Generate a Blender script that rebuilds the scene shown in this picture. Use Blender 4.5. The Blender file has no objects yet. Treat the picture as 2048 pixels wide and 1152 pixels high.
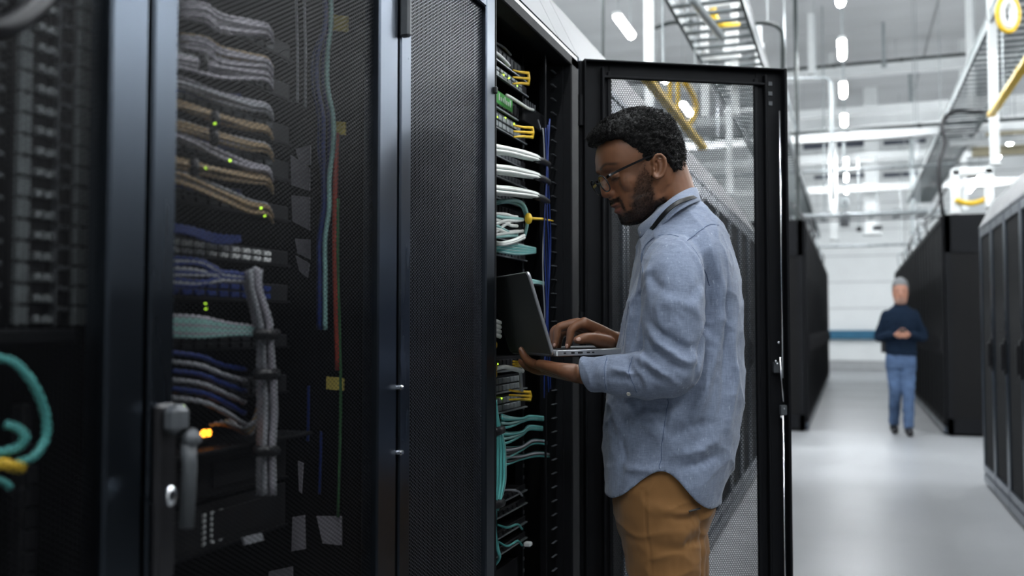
import bpy, math, random
import numpy as np
from mathutils import Vector, Matrix

random.seed(7)
RNG = np.random.default_rng(7)
scene = bpy.context.scene
COL = scene.collection

# ------------------------------------------------------------------ camera
FPX = 1900.0                       # focal length in pixels of the 2048 x 1152 frame
CAM = np.array([0.0, 0.0, 1.25])
YAW = math.atan(676 / FPX)         # turned towards the rack row
PITCH = math.atan(79 / FPX)
FWD = np.array([-math.sin(YAW) * math.cos(PITCH), math.cos(YAW) * math.cos(PITCH), math.sin(PITCH)])
RGT = np.array([math.cos(YAW), math.sin(YAW), 0.0])
UPV = np.cross(RGT, FWD)
cam_data = bpy.data.cameras.new('camera')
cam_data.sensor_width = 36.0
cam_data.lens = 36.0 * FPX / 2048
cam_data.dof.use_dof = True
cam_data.dof.focus_distance = 2.08
cam_data.dof.aperture_fstop = 2.8
cam_data.clip_start = 0.02
cam_data.clip_end = 200
cam = bpy.data.objects.new('camera', cam_data)
COL.objects.link(cam)
cam.matrix_world = Matrix(((RGT[0], UPV[0], -FWD[0], CAM[0]), (RGT[1], UPV[1], -FWD[1], CAM[1]),
                           (RGT[2], UPV[2], -FWD[2], CAM[2]), (0, 0, 0, 1)))
scene.camera = cam

# ------------------------------------------------------------------ world, exposure
world = bpy.data.worlds.new('world')
scene.world = world
world.use_nodes = True
world.node_tree.nodes['Background'].inputs[0].default_value = (0.9, 0.95, 1.0, 1)
world.node_tree.nodes['Background'].inputs[1].default_value = 0.05
scene.view_settings.view_transform = 'Standard'
scene.view_settings.look = 'None'
scene.view_settings.gamma = 1.0
scene.view_settings.use_curve_mapping = False
scene.view_settings.exposure = 0.68
TUBE_POWER = 125.0
try:
    scene.cycles.use_denoising = True
    scene.cycles.use_adaptive_sampling = True
    scene.cycles.adaptive_threshold = 0.04
    scene.cycles.max_bounces = 6
    scene.cycles.diffuse_bounces = 3
    scene.cycles.glossy_bounces = 3
    scene.cycles.transparent_max_bounces = 8
    scene.cycles.sample_clamp_indirect = 8.0
    scene.cycles.caustics_reflective = False
    scene.cycles.caustics_refractive = False
except Exception:
    pass


# ------------------------------------------------------------------ measuring helpers
def W(px, py, d):
    """world point seen at a pixel of the photograph, d metres in front of the camera"""
    return CAM + d * (FWD + (px - 1024) / FPX * RGT + (576 - py) / FPX * UPV)


def on_x(px, py, X):
    """world point seen at a pixel, on the upright plane x = X"""
    r = FWD + (px - 1024) / FPX * RGT + (576 - py) / FPX * UPV
    return CAM + r * ((X - CAM[0]) / r[0])


def on_y(px, py, Y):
    r = FWD + (px - 1024) / FPX * RGT + (576 - py) / FPX * UPV
    return CAM + r * ((Y - CAM[1]) / r[1])


# ------------------------------------------------------------------ materials
MATS = {}


def mat(name, base, rough=0.5, metal=0.0, var=0.08, scale=12.0, bump=0.0, bscale=None, spec=0.5,
        emit=None, estr=0.0, alpha=None, sheen=0.0, coat=0.0, trans=0.0, ior=1.45, sss=0.0, stretch=None):
    if name in MATS:
        return MATS[name]
    m = bpy.data.materials.new(name)
    m.use_nodes = True
    nt = m.node_tree
    b = nt.nodes['Principled BSDF']
    tc = nt.nodes.new('ShaderNodeTexCoord')
    src = tc.outputs['Object']
    if stretch:
        mp = nt.nodes.new('ShaderNodeMapping')
        mp.inputs['Scale'].default_value = stretch
        nt.links.new(src, mp.inputs['Vector'])
        src = mp.outputs['Vector']
    n = nt.nodes.new('ShaderNodeTexNoise')
    n.inputs['Scale'].default_value = scale
    n.inputs['Detail'].default_value = 5
    nt.links.new(src, n.inputs['Vector'])
    r = nt.nodes.new('ShaderNodeValToRGB')
    lo = [max(0, c * (1 - var)) for c in base]
    hi = [min(1, c * (1 + var)) for c in base]
    r.color_ramp.elements[0].position = 0.3
    r.color_ramp.elements[1].position = 0.7
    r.color_ramp.elements[0].color = (*lo, 1)
    r.color_ramp.elements[1].color = (*hi, 1)
    nt.links.new(n.outputs['Fac'], r.inputs['Fac'])
    nt.links.new(r.outputs['Color'], b.inputs['Base Color'])
    mr = nt.nodes.new('ShaderNodeMapRange')
    mr.inputs['To Min'].default_value = max(0.02, rough * 0.9)
    mr.inputs['To Max'].default_value = min(1.0, rough * 1.1)
    nt.links.new(n.outputs['Fac'], mr.inputs['Value'])
    nt.links.new(mr.outputs['Result'], b.inputs['Roughness'])
    b.inputs['Metallic'].default_value = metal
    b.inputs['Specular IOR Level'].default_value = spec
    b.inputs['IOR'].default_value = ior
    if emit:
        b.inputs['Emission Color'].default_value = (*emit, 1)
        b.inputs['Emission Strength'].default_value = estr
    if alpha is not None:
        b.inputs['Alpha'].default_value = alpha
    if sheen:
        b.inputs['Sheen Weight'].default_value = sheen
    if coat:
        b.inputs['Coat Weight'].default_value = coat
        b.inputs['Coat Roughness'].default_value = 0.1
    if trans:
        b.inputs['Transmission Weight'].default_value = trans
    if sss:
        b.inputs['Subsurface Weight'].default_value = sss
        b.inputs['Subsurface Radius'].default_value = (0.6, 0.25, 0.12)
        b.inputs['Subsurface Scale'].default_value = 0.006
    if bump:
        n2 = nt.nodes.new('ShaderNodeTexNoise')
        n2.inputs['Scale'].default_value = bscale or scale * 4
        n2.inputs['Detail'].default_value = 4
        nt.links.new(src, n2.inputs['Vector'])
        bp = nt.nodes.new('ShaderNodeBump')
        bp.inputs['Strength'].default_value = bump
        bp.inputs['Distance'].default_value = 0.004
        nt.links.new(n2.outputs['Fac'], bp.inputs['Height'])
        nt.links.new(bp.outputs['Normal'], b.inputs['Normal'])
    MATS[name] = m
    return m


BLACK = mat('black_powder_coat', (0.0045, 0.005, 0.0065), 0.6, 0.0, 0.15, 30, 0.08, 400, spec=0.2)
BLACK_IN = mat('black_inner_steel', (0.002, 0.002, 0.0025), 0.6, 0.0, 0.2, 20, spec=0.25)
STILE = mat('dark_satin_stile', (0.11, 0.13, 0.16), 0.28, 1.0, 0.06, 8, stretch=(1, 1, 0.15))
MESHM = mat('perforated_steel', (0.055, 0.06, 0.07), 0.32, 0.5, 0.1, 20)
MESHM_D = mat('perforated_steel_black', (0.0065, 0.007, 0.0085), 0.42, 0.2, 0.1, 20, spec=0.3)
MESHM_C = mat('perforated_steel_inside', (0.035, 0.038, 0.042), 0.4, 0.3, 0.1, 20)
SILVER = mat('brushed_aluminium', (0.62, 0.63, 0.64), 0.33, 0.85, 0.05, 6, 0.03, 200, stretch=(1, 0.1, 1))
FASCIA = mat('pale_grey_fascia', (0.15, 0.154, 0.158), 0.45, 0.25, 0.05, 5, 0.02, 120)
CHROME = mat('bright_steel', (0.75, 0.76, 0.78), 0.2, 1.0, 0.05, 20)
PLASTIC = mat('black_plastic', (0.014, 0.014, 0.016), 0.38, 0.0, 0.15, 40)
GREYPL = mat('grey_plastic', (0.075, 0.082, 0.09), 0.45, 0.0, 0.1, 40)
WHITEPL = mat('white_plastic', (0.72, 0.74, 0.74), 0.4, 0.0, 0.04, 30)
YELLOW = mat('yellow_plastic', (0.80, 0.52, 0.035), 0.4, 0.0, 0.1, 30)
YELLOW_D = mat('yellow_label', (0.62, 0.50, 0.12), 0.6, 0.0, 0.12, 40)
GREEN = mat('green_label', (0.06, 0.34, 0.06), 0.5, 0.0, 0.1, 40)
C_WHITE = mat('white_cable', (0.85, 0.87, 0.83), 0.4, 0.0, 0.06, 30)
C_GREY = mat('grey_cable', (0.32, 0.33, 0.36), 0.45, 0.0, 0.08, 30)
C_LILAC = mat('pale_grey_cable', (0.37, 0.355, 0.40), 0.45, 0.0, 0.08, 30)
C_TAN = mat('tan_cable', (0.33, 0.235, 0.13), 0.45, 0.0, 0.1, 30)
C_TEAL = mat('teal_cable', (0.10, 0.42, 0.40), 0.4, 0.0, 0.08, 30)
C_TEALP = mat('pale_teal_cable', (0.30, 0.55, 0.52), 0.4, 0.0, 0.08, 30)
C_BLUE = mat('blue_cable', (0.009, 0.028, 0.16), 0.4, 0.0, 0.08, 30)
C_RED = mat('red_cable', (0.34, 0.05, 0.03), 0.4, 0.0, 0.08, 30)
C_GREEN = mat('green_cable', (0.05, 0.16, 0.06), 0.4, 0.0, 0.08, 30)
C_BLACK = mat('black_cable', (0.012, 0.012, 0.014), 0.4, 0.0, 0.08, 30)
LED_G = mat('green_led', (0.3, 0.5, 0.02), 0.4, emit=(0.55, 1.0, 0.06), estr=1.6)
LED_O = mat('orange_led', (0.6, 0.2, 0.02), 0.4, emit=(1.0, 0.30, 0.02), estr=4.0)
LED_B = mat('blue_led', (0.1, 0.2, 0.6), 0.4, emit=(0.3, 0.5, 1.0), estr=2.0)


# ------------------------------------------------------------------ mesh builder
ORIG = {}


def _o(parent):
    return ORIG.get(parent.name, np.zeros(3)) if parent else np.zeros(3)


def tag(o, label=None, cat=None, group=None, kind=None):
    if label:
        o['label'] = label
    if cat:
        o['category'] = cat
    if group:
        o['group'] = group
    if kind:
        o['kind'] = kind
    return o


def empty(name, loc, label=None, cat=None, group=None, kind=None):
    o = bpy.data.objects.new(name, None)
    COL.objects.link(o)
    o.location = [float(c) for c in loc]
    o.empty_display_size = 0.1
    ORIG[o.name] = np.array(loc, float)
    return tag(o, label, cat, group, kind)


class MB:
    def __init__(self):
        self.v = []
        self.f = []

    def add(self, vs, fs):
        b = len(self.v)
        self.v.extend([tuple(map(float, p)) for p in vs])
        self.f.extend([tuple(b + i for i in q) for q in fs])
        return self

    def box(self, lo, hi, ch=0.0):
        """axis-aligned box between two corners, optional chamfer on all edges"""
        lo = np.minimum(lo, hi).astype(float); hi = np.maximum(np.array(lo), hi).astype(float)
        return self.obox((lo + hi) / 2, hi - lo, np.eye(3), ch)

    def obox(self, c, s, R=np.eye(3), ch=0.0):
        c = np.array(c, float); h = np.array(s, float) / 2
        R = np.array(R, float)
        if ch <= 0 or ch * 2 >= min(s):
            vs = [c + R @ (h * np.array(k)) for k in ((-1, -1, -1), (1, -1, -1), (1, 1, -1), (-1, 1, -1), (-1, -1, 1), (1, -1, 1), (1, 1, 1), (-1, 1, 1))]
            return self.add(vs, [(0, 3, 2, 1), (4, 5, 6, 7), (0, 1, 5, 4), (1, 2, 6, 5), (2, 3, 7, 6), (3, 0, 4, 7)])
        vs = []; idx = {}
        for sx in (-1, 1):
            for sy in (-1, 1):
                for sz in (-1, 1):
                    for ax in range(3):
                        p = h - ch
                        p = p.copy(); p[ax] = h[ax]
                        idx[(sx, sy, sz, ax)] = len(vs)
                        vs.append(c + R @ (p * np.array((sx, sy, sz))))
        fs = []
        for ax in range(3):
            a, b = [(1, 2), (2, 0), (0, 1)][ax]
            for s_ in (-1, 1):
                q = []
                for (ua, ub) in ((-1, -1), (1, -1), (1, 1), (-1, 1)):
                    k = [0, 0, 0]; k[ax] = s_; k[a] = ua; k[b] = ub
                    q.append(idx[(*k, ax)])
                fs.append(tuple(q if s_ > 0 else q[::-1]))
        for ax in range(3):       # edge chamfers
            a, b = [(1, 2), (2, 0), (0, 1)][ax]
            for ua in (-1, 1):
                for ub in (-1, 1):
                    def k(e, w):
                        q = [0, 0, 0]; q[ax] = e; q[a] = ua; q[b] = ub
                        return idx[(*q, w)]
                    q = [k(-1, a), k(1, a), k(1, b), k(-1, b)]
                    fs.append(tuple(q if ua * ub < 0 else q[::-1]))
        for sx in (-1, 1):
            for sy in (-1, 1):
                for sz in (-1, 1):
                    q = [idx[(sx, sy, sz, 0)], idx[(sx, sy, sz, 1)], idx[(sx, sy, sz, 2)]]
                    fs.append(tuple(q if sx * sy * sz > 0 else q[::-1]))
        return self.add(vs, fs)

    def bar(self, p, q, w, h, up=(0, 0, 1), ch=0.0):
        """rectangular bar from p to q, w wide and h tall"""
        p = np.array(p, float); q = np.array(q, float)
        d = q - p; L = np.linalg.norm(d); d /= L
        s = np.cross(np.array(up, float), d)
        if np.linalg.norm(s) < 1e-6:
            s = np.cross((1, 0, 0), d)
        s /= np.linalg.norm(s); u = np.cross(d, s)
        return self.obox((p + q) / 2, (L, w, h), np.column_stack((d, s, u)), ch)

    def tube(self, pts, r, n=8, caps=True, closed=False):
        pts = [np.array(p, float) for p in pts]
        N = len(pts)
        rs = [r] * N if np.isscalar(r) else list(r)
        t0 = pts[1] - pts[0]
        ref = np.array((0, 0, 1.0)) if abs(t0[2]) < 0.9 * np.linalg.norm(t0) else np.array((1.0, 0, 0))
        vs = []; fs = []
        for i in range(N):
            if closed:
                t = pts[(i + 1) % N] - pts[i - 1]
            else:
                t = pts[min(i + 1, N - 1)] - pts[max(i - 1, 0)]
            t = t / (np.linalg.norm(t) + 1e-12)
            s = np.cross(ref, t)
            if np.linalg.norm(s) < 1e-5:
                s = np.cross((0.3, 1, 0.2), t)
            s /= np.linalg.norm(s)
            u = np.cross(t, s); ref = u
            for k in range(n):
                a = 2 * math.pi * k / n
                vs.append(pts[i] + rs[i] * (math.cos(a) * s + math.sin(a) * u))
        M = N if closed else N - 1
        for i in range(M):
            j = (i + 1) % N
            for k in range(n):
                k2 = (k + 1) % n
                fs.append((i * n + k, i * n + k2, j * n + k2, j * n + k))
        if caps and not closed:
            fs.append(tuple(range(n))[::-1])
            fs.append(tuple((N - 1) * n + k for k in range(n)))
        return self.add(vs, fs)

    def disc(self, c, ax, r, t, n=16):
        c = np.array(c, float); ax = np.array(ax, float); ax /= np.linalg.norm(ax)
        return self.tube([c - ax * t / 2, c + ax * t / 2], r, n)

    def ell(self, c, s, R=np.eye(3), nu=12, nv=8):
        c = np.array(c, float); s = np.array(s, float); vs = []; fs = []
        for i in range(nv + 1):
            th = math.pi * i / nv
            for k in range(nu):
                a = 2 * math.pi * k / nu
                vs.append(c + np.array(R) @ (s * np.array((math.sin(th) * math.cos(a), math.sin(th) * math.sin(a), math.cos(th)))))
        for i in range(nv):
            for k in range(nu):
                k2 = (k + 1) % nu
                fs.append((i * nu + k, (i + 1) * nu + k, (i + 1) * nu + k2, i * nu + k2))
        return self.add(vs, fs)

    def loft(self, rings, caps=True):
        n = len(rings[0]); vs = []; fs = []
        for r in rings:
            vs.extend(r)
        for i in range(len(rings) - 1):
            for k in range(n):
                k2 = (k + 1) % n
                fs.append((i * n + k, i * n + k2, (i + 1) * n + k2, (i + 1) * n + k))
        if caps:
            fs.append(tuple(range(n))[::-1]); fs.append(tuple((len(rings) - 1) * n + k for k in range(n)))
        return self.add(vs, fs)

    def prism(self, poly, a, b):
        """poly: list of 3D points, extruded from offset a to offset b (vectors)"""
        n = len(poly); a = np.array(a, float); b = np.array(b, float)
        vs = [np.array(p, float) + a for p in poly] + [np.array(p, float) + b for p in poly]
        fs = [tuple(range(n))[::-1], tuple(range(n, 2 * n))] + [(k, (k + 1) % n, n + (k + 1) % n, n + k) for k in range(n)]
        return self.add(vs, fs)

    def build(self, name, m, parent=None, smooth=False, loc=None):
        o0 = _o(parent) if loc is None else np.array(loc, float)
        me = bpy.data.meshes.new(name)
        V = np.array(self.v) - o0
        me.from_pydata(V.tolist(), [], self.f)
        if smooth:
            me.shade_smooth()
        me.materials.append(m)
        me.update()
        o = bpy.data.objects.new(name, me)
        COL.objects.link(o)
        if parent:
            o.parent = parent
            ORIG[o.name] = _o(parent)
        else:
            o.location = o0
            ORIG[o.name] = o0
        return o


def mesh_obj(name, V, F, m, parent=None, smooth=True, loc=None):
    """fast path for big numpy meshes; F is (n,4) or (n,3)"""
    o0 = _o(parent) if loc is None else np.array(loc, float)
    V = np.asarray(V, float) - o0
    F = np.asarray(F, np.int32)
    me = bpy.data.meshes.new(name)
    k = F.shape[1]
    me.vertices.add(len(V)); me.vertices.foreach_set('co', V.astype(np.float32).ravel())
    me.loops.add(F.size); me.loops.foreach_set('vertex_index', F.ravel())
    me.polygons.add(len(F))
    me.polygons.foreach_set('loop_start', np.arange(0, F.size, k, dtype=np.int32))
    me.update(calc_edges=True)
    me.validate()
    if smooth:
        me.shade_smooth()
    me.materials.append(m)
    o = bpy.data.objects.new(name, me)
    COL.objects.link(o)
    if parent:
        o.parent = parent
        ORIG[o.name] = _o(parent)
    else:
        o.location = o0
        ORIG[o.name] = o0
    return o


def copy_tree(o, parent=None, delta=None):
    c = o.copy()
    COL.objects.link(c)
    c.parent = parent
    ORIG[c.name] = np.array(ORIG.get(o.name, np.zeros(3)))
    for ch in list(o.children):
        copy_tree(ch, c)
    return c


def spline(pts, n=24):
    """Catmull-Rom through the points"""
    P = [np.array(p, float) for p in pts]
    if len(P) == 2:
        return [P[0] + (P[1] - P[0]) * t for t in np.linspace(0, 1, n)]
    P = [2 * P[0] - P[1]] + P + [2 * P[-1] - P[-2]]
    out = []
    segs = len(P) - 3
    per = max(2, n // segs)
    for i in range(segs):
        a, b, c, d = P[i:i + 4]
        for t in np.linspace(0, 1, per, endpoint=False):
            out.append(0.5 * ((2 * b) + (-a + c) * t + (2 * a - 5 * b + 4 * c - d) * t * t + (-a + 3 * b - 3 * c + d) * t ** 3))
    out.append(P[-2])
    return out


def cable(pts, r, m, label, group=None, name='patch_cable', n=24, sides=6, cat='cable', parent=None):
    o = MB().tube(spline(pts, n), r, sides).build(name, m, parent, smooth=True,
                                                   loc=None if parent else np.array(pts[0], float))
    if not parent:
        tag(o, label, cat, group)
    return o


def hex_sheet(name, origin, u, v, wu, wv, pitch, web, m, parent, thick=0.0):
    """perforated sheet with staggered hexagonal holes: every hole is a real opening"""
    origin = np.array(origin, float); u = np.array(u, float); v = np.array(v, float)
    rowh = pitch * math.sqrt(3) / 2
    nc = int(wu / pitch); nr = int(wv / rowh)
    i, j = np.meshgrid(np.arange(nc), np.arange(nr), indexing='ij')
    cx = (i + 0.5 + 0.5 * (j % 2)) * pitch + (wu - (nc + 0.5) * pitch) / 2
    cy = (j + 0.5) * rowh + (wv - nr * rowh) / 2
    cx = cx.ravel(); cy = cy.ravel(); n = len(cx)
    Ro = pitch / math.sqrt(3)
    Ri = (pitch - web) / math.sqrt(3)
    an = np.radians(np.arange(6) * 60 + 90)
    ox = np.cos(an) * Ro; oy = np.sin(an) * Ro
    ix = np.cos(an) * Ri; iy = np.sin(an) * Ri
    X = np.concatenate([cx[:, None] + ox, cx[:, None] + ix], 1)     # n x 12
    Y = np.concatenate([cy[:, None] + oy, cy[:, None] + iy], 1)
    V = origin + X.reshape(-1, 1) * u + Y.reshape(-1, 1) * v
    base = (np.arange(n) * 12)[:, None]
    k = np.arange(6); k2 = (k + 1) % 6
    q = np.stack([k, k2, 6 + k2, 6 + k], 1)                          # 6 x 4
    F = (base[:, None, :] + q[None]).reshape(-1, 4)
    return mesh_obj(name, V, F, m, parent, smooth=False)

# ================================================================== the hall
RX0, RX1, RY0, RY1, RZ = -8.0, 9.5, -5.0, 30.0, 7.2


def floor_mat():
    m = mat('polished_floor', (0.30, 0.31, 0.322), 0.34, 0.0, 0.07, 0.9, spec=0.5)
    nt = m.node_tree
    b = nt.nodes['Principled BSDF']
    tc = [n for n in nt.nodes if n.type == 'TEX_COORD'][0]
    n2 = nt.nodes.new('ShaderNodeTexNoise'); n2.inputs['Scale'].default_value = 0.35; n2.inputs['Detail'].default_value = 6
    mp = nt.nodes.new('ShaderNodeMapping'); mp.inputs['Scale'].default_value = (0.6, 2.2, 1)
    nt.links.new(tc.outputs['Object'], mp.inputs['Vector']); nt.links.new(mp.outputs['Vector'], n2.inputs['Vector'])
    mr = nt.nodes.new('ShaderNodeMapRange'); mr.inputs['To Min'].default_value = 0.22; mr.inputs['To Max'].default_value = 0.46
    nt.links.new(n2.outputs['Fac'], mr.inputs['Value']); nt.links.new(mr.outputs['Result'], b.inputs['Roughness'])
    return m


WALLM = mat('white_wall_panel', (0.86, 0.88, 0.88), 0.55, 0.0, 0.03, 1.2, 0.05, 60)
CEILM = mat('grey_ceiling_panel', (0.52, 0.53, 0.535), 0.7, 0.0, 0.08, 0.7, 0.1, 40, stretch=(0.4, 2.0, 1))
JOINT = mat('joint_grey', (0.30, 0.31, 0.32), 0.7, 0.0, 0.05, 5)
WHITEM = mat('white_painted_steel', (0.82, 0.84, 0.84), 0.45, 0.0, 0.03, 6, 0.03, 90)
GALV = mat('galvanised_steel', (0.36, 0.39, 0.40), 0.42, 0.6, 0.15, 14, 0.05, 90)
TRAYM = mat('tray_steel', (0.17, 0.19, 0.195), 0.5, 0.4, 0.15, 14)
DKPIPE = mat('dark_grey_conduit', (0.025, 0.032, 0.032), 0.5, 0.0, 0.1, 20)
BLUEM = mat('blue_guard_rail', (0.03, 0.14, 0.24), 0.5, 0.0, 0.1, 8)
BEIGE = mat('beige_duct_lining', (0.48, 0.43, 0.30), 0.6, 0.0, 0.08, 8)
WINGL = mat('dark_window_glass', (0.10, 0.11, 0.14), 0.12, 0.0, 0.1, 6)
SKIRT = mat('grey_skirting', (0.42, 0.43, 0.44), 0.6, 0.0, 0.06, 8)

t = 0.2
fl = MB().box((RX0 - t, RY0 - t, -0.2), (RX1 + t, RY1 + t, 0)).build('floor', floor_mat()); fl['kind'] = 'structure'
ce = MB().box((RX0 - t, RY0 - t, RZ + 0.03), (RX1 + t, RY1 + t, RZ + 0.25)).build('ceiling', JOINT); ce['kind'] = 'structure'
pan = None
for i in range(7):                       # ceiling panels, laid across the hall
    y0 = RY0 + i * 5.0
    for j in range(2):
        x0, x1 = (RX0, 1.6) if j == 0 else (1.6, RX1)
        MB().box((x0 + 0.015, y0 + 0.015, RZ), (x1 - 0.015, y0 + 4.985, RZ + 0.05), 0.01).build('ceiling_panel', CEILM, ce)
for nm, lo, hi in (('wall_left', (RX0 - t, RY0, 0), (RX0, RY1, RZ)), ('wall_right', (RX1, RY0, 0), (RX1 + t, RY1, RZ)),
                   ('wall_back', (RX0 - t, RY0 - t, 0), (RX1 + t, RY0, RZ))):
    o = MB().box(lo, hi).build(nm, WALLM); o['kind'] = 'structure'
wf = MB().box((RX0 - t, RY1 + 0.02, 0), (RX1 + t, RY1 + t, RZ)).build('wall_far', JOINT); wf['kind'] = 'structure'
z = 0.26
for i in range(9):
    z1 = min(z + 0.78, RZ)
    for (x0, x1) in ((RX0, -0.9), (-0.9, 1.55), (1.55, 5.5), (5.5, RX1)):
        MB().box((x0 + 0.006, RY1 - 0.02, z + 0.008), (x1 - 0.006, RY1 + 0.02, z1 - 0.008), 0.006).build('wall_panel', WALLM, wf)
    z = z1
o = MB().box((RX0, RY1 - 0.08, 0), (RX1, RY1 - 0.021, 0.25), 0.01).build('baseboard_far', SKIRT); o['kind'] = 'structure'
gr = empty('guard_rail', (0.7, RY1 - 0.14, 0.9), 'dark blue protective rail along the white far wall', 'rail')
MB().box((RX0 + 1, RY1 - 0.20, 0.90), (RX1 - 1, RY1 - 0.06, 1.17), 0.02).build('rail_board', BLUEM, gr)
for k in range(7):
    x = RX0 + 2 + k * 2.2
    MB().box((x - 0.05, RY1 - 0.06, 0.94), (x + 0.05, RY1 - 0.02, 1.13)).build('bracket', GALV, gr)
# clerestory windows: dark strips high on the far wall
k = 0
for (pa, pb, ya, yb) in ((1606, 1738, 277, 301), (1766, 1852, 277, 292), (1628, 1740, 346, 360), (1766, 1842, 343, 356), (1919, 1975, 352, 364)):
    k += 1
    a = on_y(pa, yb, RY1); b = on_y(pb, ya, RY1)
    wn = MB()
    z0, z1 = a[2], b[2]
    wn.box((a[0] - 0.07, RY1 - 0.09, z1), (b[0] + 0.07, RY1 - 0.02, z1 + 0.07)).box((a[0] - 0.07, RY1 - 0.09, z0 - 0.07), (b[0] + 0.07, RY1 - 0.02, z0))
    wn.box((a[0] - 0.07, RY1 - 0.09, z0), (a[0], RY1 - 0.02, z1)).box((b[0], RY1 - 0.09, z0), (b[0] + 0.07, RY1 - 0.02, z1))
    o = wn.build('window_%d' % k, WHITEM); o['kind'] = 'structure'
    nm = 2
    for q in range(nm):
        xa = a[0] + (b[0] - a[0]) * q / nm; xb = a[0] + (b[0] - a[0]) * (q + 1) / nm
        MB().box((xa + 0.01, RY1 - 0.055, z0), (xb - 0.01, RY1 - 0.035, z1)).build('pane', WINGL, o)

# ------------------------------------------------------------------ overhead lights
TUBE = mat('lit_diffuser', (0.9, 0.93, 0.95), 0.4, emit=(0.93, 0.97, 1.0), estr=TUBE_POWER)
LZ = 4.75


def light_proto(L=0.78):
    r = empty('linear_light', (0, 0, LZ))
    MB().box((-0.042, -L / 2 - 0.03, LZ), (0.042, L / 2 + 0.03, LZ + 0.04), 0.008).build('housing', WHITEM, r)
    d = []
    for i in range(9):
        a = math.pi * i / 8
        d.append((0.045 * math.cos(a), -0.05 * math.sin(a)))
    rings = [[np.array((p[0] * s, y, LZ + p[1] * s)) for p in d] for (y, s) in ((-L / 2, 0.7), (-L / 2 + 0.03, 1), (L / 2 - 0.03, 1), (L / 2, 0.7))]
    MB().loft(rings).build('diffuser', TUBE, r)
    for s in (-1, 1):
        MB().tube([(0, s * L * 0.4, LZ + 0.05), (0, s * L * 0.4, RZ)], 0.006, 5).build('hanger_wire', GALV, r)
    return r


LPROTO = light_proto()
ORDN = ['first', 'second', 'third', 'fourth', 'fifth', 'sixth', 'seventh', 'eighth', 'ninth', 'tenth', 'eleventh', 'twelfth', 'thirteenth', 'fourteenth', 'fifteenth', 'sixteenth']
first = True
for (X, nm, ys) in ((-0.05, 'over the central aisle', [1.7 - 4.32 + 2.16 * i for i in range(14)]),
                    (-2.42, 'above the row with the open rack', [1.9 + 2.2 * i for i in range(7)]),
                    (2.9, 'above the right-hand cabinets', [2.1 - 4.4 + 2.2 * i for i in range(14)]),
                    (5.8, 'beyond the right-hand cabinets', [-0.9 + 3.0 * i for i in range(10)]),
                    (-5.4, 'behind the row with the open rack', [5.1 + 3.0 * i for i in range(8)])):
    for i, y in enumerate(ys):
        if (X == -0.05 and 17 < y < 19) or (X == 2.9 and 13.5 < y < 17):
            continue
        o = LPROTO if first else copy_tree(LPROTO)
        first = False
        o.location = (X, y, LZ)
        tag(o, '%s tube lamp in the row hung %s' % (ORDN[i], nm), 'ceiling lamp', 'hanging tube lamps %s' % nm)


# ------------------------------------------------------------------ beams, pipes, trays overhead
def depth_y(px, D):
    return W(px, 600, D)[1]


def xbar(py, D, p0, p1, th, m, label, cat, name, dy=None, tube=False, parent=None, pref=1800):
    """a bar running across the hall at a constant distance"""
    Y = depth_y(pref, D)
    z = on_y(pref, py, Y)[2]
    a = on_y(p0, py, Y)[0]; b = on_y(p1, py, Y)[0]
    h = th * D / FPX
    mb = MB()
    if tube:
        mb.tube([(a + (b - a) * k / 6, Y, z) for k in range(7)], h / 2, 10)
        if not parent:
            for k in range(1, 6):
                x = a + (b - a) * k / 6
                mb.tube([(x - h * 0.5, Y, z), (x + h * 0.5, Y, z)], h * 0.68, 10)
    else:
        dd = dy or h
        mb.box((a, Y - dd / 2, z - h / 2), (b, Y + dd / 2, z - h / 2 + h * 0.18), h * 0.03)
        mb.box((a, Y - dd / 2, z + h / 2 - h * 0.18), (b, Y + dd / 2, z + h / 2), h * 0.03)
        mb.box((a, Y - dd * 0.32, z - h / 2 + h * 0.18), (b, Y + dd * 0.32, z + h / 2 - h * 0.18))
    o = mb.build(name, m, parent, smooth=False, loc=None if parent else (a, Y, z))
    if not parent:
        tag(o, label, cat)
        for f_ in (0.18, 0.82):
            x = a + (b - a) * f_
            MB().tube([(x, Y, z + h * 0.4), (x, Y, RZ)], 0.007, 5).build('hanger_rod', GALV, o)
    return o


xbar(136, 19.5, 1180, 2150, 21, WHITEM, 'broad white beam crossing the hall just under the ceiling', 'beam', 'cross_beam')
xbar(120, 19.4, 1180, 1945, 6, DKPIPE, 'dark bar added for the dark gap above the broad white beam', 'pipe', 'conduit', tube=True)  # added bar standing in for the dark gap over the beam
xbar(216, 19.0, 1180, 2150, 16, WHITEM, 'white beam below the broad beam with a pale duct under it', 'beam', 'cross_beam')
xbar(236, 20.5, 1500, 2150, 26, WHITEM, 'wide pale duct between two white beams', 'duct', 'air_duct')
xbar(254, 14.0, 1300, 2150, 7, DKPIPE, 'dark grey pipe crossing over the cabinets in the aisle', 'pipe', 'conduit', tube=True)
xbar(267, 14.4, 1300, 2150, 16, WHITEM, 'white strut directly beneath the dark grey pipe', 'beam', 'cross_beam')
xbar(310, 22.0, 1400, 2100, 16, WHITEM, 'white beam just below the high dark windows', 'beam', 'cross_beam')
xbar(334, 16.0, 1400, 2000, 6, GALV, 'thin galvanised pipe above the fire sprinkler line', 'pipe', 'conduit', tube=True)
xbar(373, 22.5, 1400, 2100, 14, WHITEM, 'white beam under the lower row of high windows', 'beam', 'cross_beam')
xbar(426, 17.0, 1600, 1893, 12, GALV, 'galvanised pipe low over the far end of the aisle', 'pipe', 'conduit', tube=True)
xbar(437, 16.9, 1600, 1885, 4, GREYPL, 'thin grey cable strapped below the galvanised pipe', 'cable', 'power_cable', tube=True)
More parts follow.
